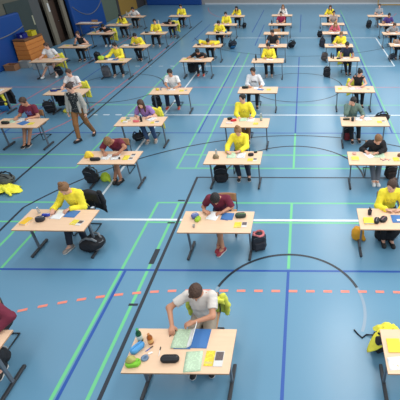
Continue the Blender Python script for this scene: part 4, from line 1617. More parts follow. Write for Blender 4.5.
backpack('pointed black bag on the floor left of the back row, rightmost column', 4.10, 27.9, 0.3, BK, 0.45, 1.1)
backpack('small black bag beside the fifth-column ninth-row table', 0.86, 25.25, 0.1, BK, 0.9, 1.0)
backpack('dark grey backpack left of the pink-topped student', 0.93, 22.75, 0.1, (44, 46, 56), 0.3, 1.05)
backpack('taupe backpack left of the fifth-column seventh-row yellow student', 0.92, 19.95, 0.2, (96, 84, 80), 0.6, 1.0)
backpack('black backpack under the second-row right-edge table', 1.46, 6.40, 1.2, BK, 1.2, 1.15)
backpack('black backpack sagging at the foot of lower left cut-off table', -4.42, 3.50, 0.3, BK, 0.7, 1.1, trim=(150, 150, 150))
backpack('black backpack standing behind the black-clad head-down student', -5.02, 17.95, 0.2, BK, 0.2, 1.2)
backpack('black bag on the floor right of student near doorway', -10.05, 19.85, 0.0, BK, 0.2, 1.0)
backpack('black bag under the table in front of the vaulting box', -10.75, 17.5, 0.4, BK, 0.6, 1.0)
backpack('black bag on floor right of the empty fourth-column table', -0.80, 22.6, 0.6, BK, 1.0, 1.1)
backpack('black bag at the right of the third-column back-row table', -4.0, 28.0, 0.4, BK, 0.8, 0.85)
backpack('green-grey backpack with yellow shirt at the left edge, third row', -7.68, 8.42, 1.45, (84, 88, 84), 1.5, 1.15, trim=BK)
backpack('black bag with yellow garment at the lower right cut-off table', 1.13, 3.78, 0.3, (36, 34, 38), 0.35, 0.90)
backpack('blue-trimmed black backpack hanging low at upper left cut-off table', -10.55, 13.35, 0.5, BK, 0.5, 1.2, pocket=(44, 116, 176))
backpack('dark backpack lying far right on the floor before the seventh row', 4.10, 20.2, 1.3, (40, 48, 60), 1.3, 0.9)


def heap(label, x, y, rz, m, sx, sy, sz, name='yellow_garment', cat='garment', z=0.0, seed=0, points=7):
    """a crumpled garment"""
    t = thing(name, label, cat, (x, y, z), rz)
    rr = random.Random(seed)
    P = [ell((0, 0, sz * 0.35), (sx * 0.42, sy * 0.42, sz * 0.5))]
    for i in range(points):
        a = 6.28 * i / points + rr.uniform(-.3, .3)
        r = rr.uniform(0.6, 1.0)
        P.append(cap((0, 0, sz * 0.5), (math.cos(a) * sx * 0.45 * r, math.sin(a) * sy * 0.45 * r, sz * 0.15), sz * 0.38, sz * 0.14))

    def wr(V):
        V = V.copy()
        V[:, 2] = np.maximum(V[:, 2] + 0.010 * np.sin(V[:, 0] * 55 + seed) * np.cos(V[:, 1] * 48), 0.003)
        return V
    V, Q = surf(P, 0.012, 0.05, wr)
    np_mesh('cloth_body', V, Q, m, t)
    V, Q = surf([cap((sx * 0.1, -sy * 0.2, sz * 0.5), (sx * 0.42, -sy * 0.5, sz * 0.14), sz * 0.3, sz * 0.16)], 0.012, 0.03, wr)
    np_mesh('sleeve', V, Q, m, t)
    return t


crumple('yellow shirt spilling from the bag at the left edge, third row', -7.30, 8.12, -0.1, cloth('yellow_bag', (248, 240, 72)), 1.0, 0.62, lambda r: 0.10 * max(0, 1 - r * r), 0.0, 3)
heap('lime-yellow bundle on the floor beside third-row black backpack', -5.02, 8.62, 0.2, cloth('lime_bundle', (182, 206, 56)), 0.26, 0.24, 0.20, seed=4)
crumple('yellow garment hanging out behind the lower right cut-off table', 1.22, 3.78, 0.5, YC, 0.62, 0.54, lambda r: 0.44 - 0.30 * r * r, 0.0, 5)
heap('orange-yellow drawstring bag under the second-row right-edge table', 1.09, 6.38, 0.2, mat('bag_orange', (232, 164, 40), 0.8), 0.22, 0.24, 0.26, seed=6, name='drawstring_bag', cat='bag')
heap('yellow bundle on the floor beneath the table behind the walking woman', -8.25, 13.2, 0.1, YC, 0.42, 0.22, 0.14, seed=7)
draped('black jacket hanging down beneath the table behind the walking woman', *at('K5', -0.50, 0.16, 0)[:2], 0.0, BLK, 'draped_jacket', 0.50, front=0.05, back=0.55, z=0.66, cat='jacket', seed=11)
draped('black jacket hanging from the upper left cut-off table', *at('J5', 0.46, -0.02, 0)[:2], 0.4, BLK, 'draped_jacket', 0.46, front=0.05, back=0.45, z=0.67, cat='jacket', seed=12)
draped('yellow garment hanging from the upper left cut-off table', *at('J5', 0.38, -0.34, 0)[:2], 0.0, YC, w=0.22, front=0.02, back=0.35, z=0.68, seed=13)
b = MB()
b.tube([(0.79, 4.08, 0.012), (0.84, 4.00, 0.012), (0.90, 3.93, 0.012), (0.97, 3.99, 0.012), (1.04, 3.97, 0.03), (1.14, 3.92, 0.10), (1.22, 3.93, 0.22)], 0.013, 6)
o = b.build('bag_strap', cloth('black', (30, 31, 36)))
relabel(o, 'loose black strap trailing on the floor beside the lower right cut-off table')
o['category'] = 'strap'

# ================================================================== THINGS ON THE TABLES
PAPER = mat_lines('paper_white', (236, 236, 232), (150, 152, 158), 22)
PAPERG = mat_lines('paper_green', (198, 222, 190), (160, 178, 152), 22)
PLAIN = mat('paper_plain', (240, 240, 238), 0.8)
FOLD = mat('folder_blue', (66, 118, 178), 0.5)
CARDY = mat_lines('card_yellow', (240, 222, 70), (190, 160, 60), 30, 0.6)
CARDP = mat('card_photo', (216, 214, 210), 0.6)
PHOTO = mat('photo_dark', (96, 84, 84), 0.5, noise=0.6, nscale=60)
_n = [0]


def sheet(k, label, x, y, w, h, rz, m, name='exam_paper', cat='paper', curl=0.0, z=TZ, group='exam papers on the tables'):
    _n[0] += 1
    zz = z + 0.0012 * (_n[0] % 3)
    t = thing(name, label, cat, at(k, x, y, zz), DESK[k][2] + rz, group)
    P = []
    for i in range(7):
        v = i / 6 - 0.5
        P.append([((j / 5 - 0.5) * w, v * h, 0.001 + curl * max(0, v) ** 2 * 4 + 0.0015 * math.sin(j * 1.3 + i)) for j in range(6)])
    b = MB()
    b.grid(P)
    o = b.build('page', m, t)
    s = o.modifiers.new('solid', 'SOLIDIFY')
    s.thickness = 0.002
    s.offset = 1
    return t


def folder(k, label, x, y, w, h, rz, m=None):
    t = thing('document_folder', label, 'folder', at(k, x, y, TZ + 0.001), DESK[k][2] + rz, 'folders on the tables')
    b = MB()
    b.box((0, 0, 0.003), (w, h, 0.005), 0.0015)
    b.build('cover', m or FOLD, t)
    b = MB()
    b.box((w * 0.02, 0, 0.0068), (w * 0.9, h * 0.93, 0.0022))
    b.build('flap', m or FOLD, t)
    return t


def card(k, label, x, y, w=0.12, h=0.17, rz=0.0, m=None, photo=False):
    t = thing('photo_card' if photo else 'yellow_card', label, 'card', at(k, x, y, TZ + 0.001), DESK[k][2] + rz, 'printed cards on the tables')
    b = MB()
    b.box((0, 0, 0.003), (w, h, 0.006), 0.001)
    b.build('card_sheet', CARDP if photo else (m or CARDY), t)
    b = MB()
    if photo:
        b.box((0, h * 0.16, 0.0068), (w * 0.86, h * 0.56, 0.001))
        b.build('picture', PHOTO, t)
    else:
        b.box((0, -h * 0.30, 0.0066), (w * 0.80, h * 0.14, 0.001))
        b.build('printed_band', mat('card_band', (214, 196, 120), 0.7), t)
    return t


def case(k, label, x, y, L, W, Hh, rz, col, zipc=(150, 150, 150), name='pencil_case'):
    t = thing(name, label, 'pencil case', at(k, x, y), DESK[k][2] + rz, 'pencil cases on the tables')
    m = mat('case_%d_%d_%d' % col, col, 0.7, noise=0.1, nscale=20)
    V, Q = surf([cap((-L / 2 + W / 2, 0, Hh / 2), (L / 2 - W / 2, 0, Hh / 2), W / 2, W / 2, clip=[((0, 0, Hh), (0, 0, 1)), ((0, 0, 0.0), (0, 0, -1))])], 0.007, 0.0)
    V[:, 2] = np.maximum(V[:, 2], 0.001)
    np_mesh('case_body', V, Q, m, t)
    b = MB()
    b.tube([(-L * 0.42, 0, Hh * 0.99), (0, 0.004, Hh * 1.02), (L * 0.42, 0, Hh * 0.99)], 0.0035, 6)
    b.box((L * 0.40, 0.012, Hh * 1.0), (0.012, 0.02, 0.003))
    b.build('zipper', mat('zip_%d' % zipc[0], zipc, 0.4, 0.3), t)
    return t


def bottle(k, label, x, y, h, r, col, capc, labc=None, rough=0.15, trans=0.5, name='drink_bottle'):
    t = thing(name, label, 'bottle', at(k, x, y), 0, 'bottles on the tables')
    m = mat('bottle_%d_%d_%d' % col, col, rough, trans=trans)
    b = MB()
    b.lathe([(r * 0.9, 0.0005), (r, 0.008), (r, h * 0.62), (r * 0.9, h * 0.70), (r * 0.45, h * 0.84), (r * 0.38, h * 0.93)], n=20)
    b.build('bottle_body', m, t)
    b = MB()
    b.lathe([(r * 0.45, h * 0.92), (r * 0.46, h * 0.995), (r * 0.40, h)], n=16)
    b.build('cap', mat('cap_%d_%d_%d' % capc, capc, 0.4), t)
    if labc:
        b = MB()
        b.lathe([(r * 1.01, h * 0.18), (r * 1.025, h * 0.19), (r * 1.025, h * 0.50), (r * 1.01, h * 0.51)], n=20)
        b.build('label_band', mat('blabel_%d_%d_%d' % labc, labc, 0.5), t)
    return t


def pen(k, label, x, y, rz, col=(30, 40, 90), L=0.145, z=TZ, tilt=0.0, white=False):
    t = thing('pen', label, 'pen', at(k, x, y, z), DESK[k][2] + rz, 'pens on the tables')
    R = Matrix.Rotation(-tilt, 3, 'X')
    pts = [(0, 0, 0.006), (0, L * 0.1, 0.006), (0, L, 0.006)]
    pts = [tuple(R @ Vector(p)) for p in pts]
    b = MB()
    b.tube(pts, [0.0015, 0.005, 0.0055], 8)
    b.build('barrel', mat('pen_%d_%d_%d' % col, col, 0.35), t)
    b = MB()
    b.tube([tuple(R @ Vector((0, L * 0.62, 0.006))), tuple(R @ Vector((0, L * 1.0, 0.006)))], 0.0066, 8)
    b.build('cap', mat('pen_cap', (26, 26, 30), 0.35), t)
    return t


def booklet(k, label, x, y, w, h, th, rz, col):
    t = thing('booklet', label, 'book', at(k, x, y), DESK[k][2] + rz, 'booklets on the tables')
    b = MB()
    b.box((0, 0, th / 2), (w * 0.97, h * 0.96, th * 0.8))
    b.build('pages', mat('pages', (232, 226, 212), 0.8), t)
    b = MB()
    b.box((0, 0, th * 0.94), (w, h, th * 0.12), 0.001)
    b.box((0, 0, th * 0.06), (w, h, th * 0.12), 0.001)
    b.box((-w / 2, 0, th / 2), (0.003, h, th))
    b.build('cover', mat('cover_%d_%d_%d' % col, col, 0.55), t)
    return t


def cup(k, label, x, y, r, h, col, name='cup', trans=0.0, pens=()):
    t = thing(name, label, 'cup', at(k, x, y), 0)
    b = MB()
    b.lathe([(r * 0.8, 0.0), (r * 0.85, 0.004), (r, h), (r * 0.92, h), (r * 0.78, 0.008), (0.001, 0.008)], n=18)
    b.build('cup_wall', mat('cup_%d_%d_%d' % col, col, 0.35, trans=trans), t)
    return t


# --- foreground table
K = 'C1'
folder(K, 'open blue folder lying right of the foreground student\'s hand', 0.205, 0.175, 0.23, 0.30, -0.02)
folder(K, 'blue folder half hidden beneath the pale green sheet, foreground table', 0.0, 0.165, 0.22, 0.31, 0.0)
sheet(K, 'pale green sheet at the left hand of the foreground student', -0.045, 0.165, 0.21, 0.297, 0.0, PAPERG, z=TZ + 0.009)
sheet(K, 'loose pale green sheet in the middle of the foreground table', 0.19, -0.165, 0.215, 0.29, 0.10, PAPERG)
# the page being lifted and turned
t = thing('turned_page', 'white page held upright and turned by the foreground student', 'paper', at(K, 0.055, 0.17, TZ + 0.013), 0.0)
P = []
for i in range(9):
    v = i / 8
    a = 1.25 * v
    P.append([(0.0 + 0.10 * math.sin(a * 1.15), -0.145 + 0.29 * (j / 7), 0.002 + 0.16 * (1 - math.cos(a * 1.3))) for j in range(8)])
b = MB()
b.grid(P)
o = b.build('page', PLAIN, t)
o.modifiers.new('solid', 'SOLIDIFY').thickness = 0.0015
card(K, 'yellow printed card beside the photo card, foreground table', 0.385, -0.12, 0.115, 0.215, 0.0)
card(K, 'card with dark photo, rightmost on the foreground table', 0.505, -0.125, 0.115, 0.22, 0.0, photo=True)
case(K, 'black glasses case in the middle of the foreground table', -0.105, -0.15, 0.235, 0.105, 0.062, 0.02, (26, 26, 30), (70, 70, 74), 'glasses_case')
case(K, 'light blue pencil pouch left on the foreground table', -0.565, 0.0, 0.20, 0.105, 0.075, 0.95, (84, 158, 214), (60, 120, 180))
case(K, 'lime green pouch at the left corner of the foreground table', -0.545, -0.215, 0.185, 0.11, 0.06, 0.15, (128, 196, 50), (90, 150, 40))
heap('crumpled snack wrapper on top of the lime green pouch', *at(K, -0.575, -0.195)[:2], 0.2, mat('wrapper', (176, 170, 92), 0.4), 0.12, 0.07, 0.035, 'snack_wrapper', 'wrapper', z=TZ + 0.058, seed=8)
bottle(K, 'green glass water bottle with pale label on the foreground table', -0.575, 0.135, 0.235, 0.036, (30, 104, 66), (60, 160, 90), (206, 222, 214))
bottle(K, 'small amber juice bottle on the foreground table', -0.425, 0.10, 0.185, 0.036, (196, 112, 38), (190, 120, 60), (226, 178, 110))
pen(K, 'white marker with black cap on the foreground table', -0.265, -0.10, 0.12, (232, 230, 228), 0.14)
pen(K, 'small blue pen beside the light blue pouch', -0.455, -0.035, -0.7, (40, 90, 190), 0.11)
t = thing('tape_roll', 'small grey-blue round roll beside the lime pouch, foreground table', 'tape', at(K, -0.43, -0.13), 0)
b = MB()
b.lathe([(0.020, 0), (0.046, 0), (0.046, 0.022), (0.020, 0.022), (0.020, 0.002)], n=24)
b.build('ring', mat('tape_bluegrey', (112, 134, 160), 0.4), t)
t = thing('eraser', 'white eraser beside the small blue pen, foreground table', 'eraser', at(K, -0.385, -0.055), 0.5)
b = MB()
b.box((0, 0, 0.007), (0.055, 0.024, 0.013), 0.003)
b.build('rubber', PLAIN, t)
pen(K, 'pen lying at the left hand of the foreground student', -0.215, 0.19, -0.5, (38, 40, 60), 0.13)
# --- lower right cut-off table
K = 'M1'
booklet(K, 'yellow printed booklet on the lower right cut-off table', -0.52, 0.07, 0.17, 0.21, 0.012, 0.0, (240, 214, 60))
sheet(K, 'crumpled white sheet on the lower right cut-off table', -0.50, -0.19, 0.28, 0.16, 0.1, PLAIN, curl=0.03)
# --- second row
K = 'L2'
sheet(K, 'white paper under the pen of the second-row hair bun student', -0.04, 0.165, 0.21, 0.30, -0.08, PLAIN)
folder(K, 'blue folder beside the second-row hair bun student\'s paper', 0.20, 0.18, 0.23, 0.22, -0.1)
booklet(K, 'yellow book at the left end of the hair bun student\'s table', -0.52, -0.08, 0.13, 0.21, 0.03, -0.25, (238, 188, 48))
case(K, 'round black and white pouch on the hair bun student\'s table', -0.28, -0.04, 0.17, 0.13, 0.08, 0.2, (38, 38, 46), (200, 200, 210))
case(K, 'blue patterned pouch behind the black and white one', -0.25, 0.10, 0.15, 0.07, 0.06, 0.1, (48, 64, 168), (220, 220, 230))
bottle(K, 'small clear bottle at the back left of the hair bun student\'s table', -0.44, 0.20, 0.14, 0.026, (210, 218, 222), (236, 236, 236), None, 0.1, 0.7)
card(K, 'yellow card on the hair bun student\'s table', 0.38, -0.08, 0.12, 0.15, -0.15)
card(K, 'photo card overlapping the yellow one on the hair bun student\'s table', 0.49, -0.10, 0.10, 0.15, -0.15, photo=True)
pen(K, 'pen held by the second-row hair bun student', -0.12, 0.15, -0.5, (40, 44, 60), z=TZ + 0.02, tilt=-0.5)
K = 'C2'
sheet(K, 'white paper before the second-row maroon T-shirt student', -0.10, 0.17, 0.21, 0.25, -0.25, PLAIN)
folder(K, 'blue folder beside the second-row maroon T-shirt student\'s paper', 0.17, 0.16, 0.23, 0.22, -0.05)
case(K, 'open black and green pencil case, second-row centre table', 0.42, 0.16, 0.21, 0.13, 0.065, 0.1, (44, 58, 48), (150, 190, 120))
case(K, 'blue and white patterned pouch, second-row centre table', -0.43, 0.12, 0.15, 0.12, 0.09, 0.4, (96, 112, 168), (230, 230, 236))
case(K, 'lime pouch leaning on the patterned pouch, second-row centre table', -0.36, 0.03, 0.14, 0.09, 0.07, 1.2, (156, 196, 50), (110, 150, 40))
cup(K, 'small clear plastic cup, second-row centre table', -0.39, -0.17, 0.025, 0.055, (214, 206, 196), trans=0.5)
card(K, 'yellow card in the right half of the second-row centre table', 0.40, -0.10, 0.13, 0.16, 0.0)
card(K, 'photo card beside the yellow card, second-row centre table', 0.52, -0.09, 0.10, 0.16, 0.0, photo=True)
pen(K, 'pen lying by the folder, second-row centre table', 0.20, 0.03, 1.2, (60, 90, 170))
K = 'M2'
cup(K, 'black metal pen cup at the back left of the right-edge table', -0.44, 0.13, 0.042, 0.095, (36, 38, 44), 'pen_cup')
for i, (dx, dy, c) in enumerate(((-0.012, 0.0, (60, 60, 70)), (0.012, 0.008, (40, 80, 170)), (0.0, -0.012, (196, 60, 50)))):
    pen(K, ('dark', 'blue', 'red')[i] + ' pen standing in the black pen cup, right-edge table', -0.44 + dx, 0.13 + dy, i * 2.0, c, 0.15, z=TZ + 0.012, tilt=-1.42)
booklet(K, 'yellow sticky pad on the second-row right-edge table', -0.49, -0.10, 0.18, 0.17, 0.04, 0.0, (240, 216, 60))
case(K, 'left one of two black patterned cases, second-row right-edge table', -0.34, -0.10, 0.17, 0.10, 0.06, 1.25, (30, 30, 34), (180, 170, 180))
case(K, 'right one of two black patterned cases, second-row right-edge table', -0.21, -0.06, 0.18, 0.12, 0.06, 0.9, (36, 34, 38), (206, 150, 160))
folder(K, 'blue folder in front of the second-row right-edge student', 0.12, -0.01, 0.34, 0.24, 0.0)
sheet(K, 'white card on the blue folder, second-row right-edge table', 0.12, -0.06, 0.16, 0.06, 0.0, PLAIN, z=TZ + 0.009)
# --- third row
K = 'L3'
sheet(K, 'left white paper under the bowed maroon T-shirt student', -0.12, 0.02, 0.21, 0.28, -0.05, PAPER)
sheet(K, 'right white paper under the bowed maroon T-shirt student', 0.10, 0.01, 0.20, 0.28, 0.15, PAPER)
heap('yellow crumpled pouch on the third-row maroon T-shirt student\'s table', *at(K, -0.53, 0.02)[:2], 0.3, mat('pouch_yellow', (236, 204, 60), 0.6), 0.22, 0.15, 0.13, 'yellow_pouch', 'pouch', z=TZ, seed=9)
case(K, 'black pencil case on the third-row maroon T-shirt student\'s table', -0.31, -0.15, 0.24, 0.10, 0.065, 0.05, (30, 28, 34), (120, 120, 120))
cup(K, 'tiny black cup on the third-row maroon T-shirt student\'s table', 0.24, -0.09, 0.022, 0.045, (30, 30, 34))
sheet(K, 'yellow sheet on the third-row maroon T-shirt student\'s table', 0.37, -0.02, 0.14, 0.24, 0.1, CARDY)
card(K, 'photo card at right end of third-row maroon T-shirt student\'s table', 0.50, 0.10, 0.10, 0.14, 0.0, photo=True)
card(K, 'second photo card nearer the edge, third-row maroon T-shirt student\'s table', 0.50, -0.08, 0.10, 0.12, 0.0, photo=True)
K = 'C3'
sheet(K, 'pale green sheet before the third-row blond student', -0.07, 0.11, 0.21, 0.30, 0.05, PAPERG)
sheet(K, 'white sheet before the third-row blond student', 0.16, 0.10, 0.21, 0.28, 0.0, PAPER)
case(K, 'black pencil case on the third-row blond student\'s table', 0.40, 0.10, 0.14, 0.10, 0.06, 0.2, (30, 30, 36), (140, 60, 80))
case(K, 'small dark case at back right of the third-row blond student\'s table', 0.50, 0.25, 0.09, 0.05, 0.04, 0.3, (30, 30, 36))
bottle(K, 'small clear bottle on the third-row blond student\'s table', -0.43, 0.12, 0.16, 0.028, (206, 214, 214), (230, 230, 230), None, 0.1, 0.6)
heap('crumpled brown snack bag on the third-row blond student\'s table', *at(K, -0.42, -0.02)[:2], 0.1, mat('snack_brown', (128, 112, 84), 0.5), 0.16, 0.12, 0.07, 'snack_bag', 'snack bag', z=TZ, seed=10)
card(K, 'yellow card on the third-row blond student\'s table', 0.41, -0.12, 0.13, 0.14, 0.0)
card(K, 'photo card on the third-row blond student\'s table', 0.52, -0.11, 0.09, 0.14, 0.0, photo=True)
K = 'M3'
sheet(K, 'pale green sheet under the black cardigan student\'s hand', 0.08, 0.16, 0.28, 0.28, 0.0, PAPERG)
sheet(K, 'white sheet under the black cardigan student\'s arm', -0.16, 0.14, 0.16, 0.28, 0.5, PLAIN)
cup(K, 'pinkish round box on the black cardigan student\'s table', -0.50, 0.19, 0.05, 0.04, (222, 176, 160), 'round_box')
booklet(K, 'yellow pad on the black cardigan student\'s table', -0.50, -0.05, 0.17, 0.17, 0.025, 0.0, (240, 214, 80))
for i, (dx, c, r) in enumerate(((0.16, (200, 60, 120), 0.9), (0.22, (120, 60, 160), 2.0), (0.28, (214, 60, 60), 1.4), (0.33, (60, 90, 180), 2.5))):
    pen(K, ('pink', 'violet', 'red', 'blue')[i] + ' pen among loose pens on the black cardigan student\'s table', dx, -0.11 + 0.02 * i, r, c, 0.10)
card(K, 'yellow card on the black cardigan student\'s table', 0.46, -0.06, 0.14, 0.18, 0.0)
case(K, 'brown pouch at right end of the black cardigan student\'s table', 0.58, 0.10, 0.14, 0.10, 0.07, 0.3, (120, 84, 62))
# --- fourth row
K = 'K4'
sheet(K, 'large white paper on the left-edge table beside walking woman', -0.02, 0.22, 0.38, 0.24, -0.1, PAPER)
sheet(K, 'pale green sheet on the left-edge table beside walking woman', -0.27, 0.12, 0.18, 0.26, 0.3, PAPERG)
folder(K, 'blue folder on the left-edge table beside walking woman', 0.12, -0.02, 0.26, 0.24, -0.4)
card(K, 'yellow card on the left-edge table beside walking woman', 0.36, -0.06, 0.15, 0.16, 0.1)
case(K, 'black pencil case on the left-edge table beside walking woman', -0.36, -0.06, 0.22, 0.12, 0.07, 0.0, (28, 26, 30))
K = 'L4'
card(K, 'yellow pad on the purple-topped student\'s table', -0.50, 0.02, 0.15, 0.17, 0.3)
booklet(K, 'teal box standing on the purple-topped student\'s table', -0.38, 0.06, 0.10, 0.14, 0.07, 0.4, (96, 140, 136))
booklet(K, 'white box beside the teal one, purple-topped student\'s table', -0.40, -0.12, 0.12, 0.08, 0.05, 0.0, (226, 222, 216))
case(K, 'pink pencil case on the purple-topped student\'s table', -0.12, -0.06, 0.18, 0.09, 0.06, 0.0, (220, 110, 120))
bottle(K, 'black drink bottle on the purple-topped student\'s table', 0.02, -0.03, 0.19, 0.033, (26, 26, 30), (26, 26, 30), None, 0.4, 0.0)
sheet(K, 'white paper on the purple-topped student\'s table', 0.24, 0.15, 0.21, 0.26, -0.5, PAPER)
card(K, 'photo card on the purple-topped student\'s table', 0.47, -0.06, 0.12, 0.13, 0.0, photo=True)
card(K, 'yellow card on the purple-topped student\'s table', 0.36, -0.12, 0.10, 0.12, 0.0)
K = 'C4'
sheet(K, 'left white sheet, fourth-row yellow student\'s table', -0.10, 0.21, 0.21, 0.26, 0.1, PAPERG)
sheet(K, 'right white sheet, fourth-row yellow student\'s table', 0.12, 0.20, 0.21, 0.26, -0.05, PAPER)
case(K, 'black round case, fourth-row yellow student\'s table', -0.47, 0.20, 0.15, 0.11, 0.07, 0.3, (28, 28, 34))
case(K, 'red pouch, fourth-row yellow student\'s table', -0.35, 0.10, 0.18, 0.08, 0.06, 0.5, (206, 40, 50))
booklet(K, 'white notebook, fourth-row yellow student\'s table', -0.44, -0.05, 0.19, 0.12, 0.02, 0.0, (222, 206, 200))
bottle(K, 'tall clear bottle, fourth-row yellow student\'s table', 0.43, 0.16, 0.22, 0.036, (202, 214, 206), (236, 236, 236), (170, 190, 170), 0.1, 0.6)
card(K, 'yellow card, fourth-row yellow student\'s table', 0.30, -0.08, 0.14, 0.14, 0.0)
K = 'M4'
sheet(K, 'left white sheet, grey-green hoodie student\'s table', -0.14, 0.17, 0.21, 0.26, -0.1, PAPER)
sheet(K, 'right white sheet, grey-green hoodie student\'s table', 0.10, 0.18, 0.21, 0.26, 0.3, PAPER)
case(K, 'black and yellow case, grey-green hoodie student\'s table', -0.50, 0.10, 0.20, 0.08, 0.05, 0.1, (60, 56, 30), (230, 190, 50))
cup(K, 'black mug, grey-green hoodie student\'s table', -0.33, 0.02, 0.045, 0.10, (26, 28, 40), 'mug')
card(K, 'yellow card, grey-green hoodie student\'s table', 0.42, -0.06, 0.13, 0.14, 0.0)
card(K, 'photo card, grey-green hoodie student\'s table', 0.54, -0.01, 0.10, 0.12, 0.2, photo=True)
# --- fifth row
K = 'J5'
sheet(K, 'white paper on the upper left cut-off table', 0.40, 0.05, 0.21, 0.28, 0.1, PAPER)
K = 'K5'
case(K, 'blue glasses case on the table behind the walking woman', -0.46, 0.02, 0.22, 0.11, 0.06, 0.1, (30, 52, 130))
case(K, 'small dark blue case beside the blue glasses case', -0.36, 0.14, 0.16, 0.06, 0.05, 0.3, (26, 40, 100))
folder(K, 'light blue folder on the table behind the walking woman', -0.05, 0.10, 0.30, 0.24, 0.0, mat('folder_light', (120, 160, 200), 0.5))
K = 'L5'
sheet(K, 'white paper, table of student with red shoes', -0.02, 0.15, 0.28, 0.22, 0.0, PAPER)
heap('small yellow wrapper, table of student with red shoes', *at(K, -0.48, 0.10)[:2], 0.3, mat('wrap_yellow', (220, 196, 70), 0.5), 0.10, 0.07, 0.05, 'snack_wrapper', 'wrapper', z=TZ, seed=11)
cup(K, 'small grey cup, table of student with red shoes', -0.36, 0.08, 0.03, 0.07, (150, 154, 160))
card(K, 'yellow card, table of student with red shoes', 0.36, 0.0, 0.14, 0.15, 0.0)
card(K, 'photo card, table of student with red shoes', 0.50, 0.02, 0.10, 0.13, 0.0, photo=True)
K = 'C5'
case(K, 'black pencil case, printed white sweatshirt student\'s table', -0.46, 0.14, 0.22, 0.10, 0.08, 0.0, (26, 26, 30))
sheet(K, 'white paper, printed white sweatshirt student\'s table', -0.05, 0.18, 0.26, 0.24, 0.1, PLAIN)
folder(K, 'blue folder, printed white sweatshirt student\'s table', 0.08, 0.02, 0.22, 0.14, -0.3)
card(K, 'yellow card, printed white sweatshirt student\'s table', 0.36, 0.02, 0.14, 0.15, 0.0)
K = 'M5'
sheet(K, 'left white sheet, black tank top student\'s table', -0.08, 0.05, 0.21, 0.24, 0.2, PAPER)
sheet(K, 'right pinkish sheet, black tank top student\'s table', 0.14, 0.08, 0.21, 0.24, -0.2, mat_lines('paper_pink', (236, 206, 204), (206, 160, 160)))
card(K, 'yellow card, black tank top student\'s table', -0.50, 0.02, 0.13, 0.15, 0.0)
card(K, 'photo card, black tank top student\'s table', 0.46, -0.03, 0.12, 0.14, 0.0, photo=True)
# --- sixth row
case('K6', 'bulky lime pouch at left end, second-column sixth row', -0.54, 0.10, 0.26, 0.20, 0.15, 0.4, (176, 208, 60))
case('K6', 'black pouch beside bulky lime pouch', -0.36, 0.12, 0.16, 0.09, 0.07, 0.2, (60, 64, 74))
sheet('K6', 'white paper beside bulky lime pouch', -0.22, 0.14, 0.21, 0.28, -0.5, PLAIN)
folder('K6', 'blue folder, table with lime pouch', 0.05, 0.10, 0.24, 0.24, 0.0)
card('K6', 'yellow card, table with lime pouch', 0.36, 0.0, 0.15, 0.16, 0.0)
sheet('J6', 'white paper, table by the wooden vaulting box', 0.30, 0.10, 0.30, 0.22, 0.0, PAPER)
sheet('L6', 'white paper, black-clad head-down student\'s table', 0.05, 0.05, 0.30, 0.24, 0.0, PAPER)
card('L6', 'yellow card, black-clad head-down student\'s table', -0.46, 0.0, 0.14, 0.16, 0.0)
bottle('C6', 'tall black bottle, fourth-column sixth row', -0.50, 0.02, 0.26, 0.036, (22, 24, 30), (22, 24, 30), None, 0.4, 0.0)
sheet('C6', 'white paper, fourth-column sixth row', 0.06, 0.12, 0.30, 0.22, 0.0, PLAIN)
bottle('M6', 'left black bottle, navy T-shirt student\'s table', -0.52, 0.14, 0.22, 0.036, (22, 24, 30), (22, 24, 30), None, 0.4, 0.0)
bottle('M6', 'right dark bottle, navy T-shirt student\'s table', -0.44, 0.04, 0.18, 0.036, (40, 44, 52), (22, 24, 30), None, 0.4, 0.0)
case('M6', 'black case, navy T-shirt student\'s table', -0.22, -0.02, 0.18, 0.09, 0.06, 0.2, (40, 44, 52))
booklet('M6', 'yellow pad, navy T-shirt student\'s table', -0.28, -0.20, 0.16, 0.10, 0.02, 0.0, (232, 214, 110))
sheet('M6', 'white paper, navy T-shirt student\'s table', 0.08, 0.08, 0.30, 0.22, 0.1, PAPER)
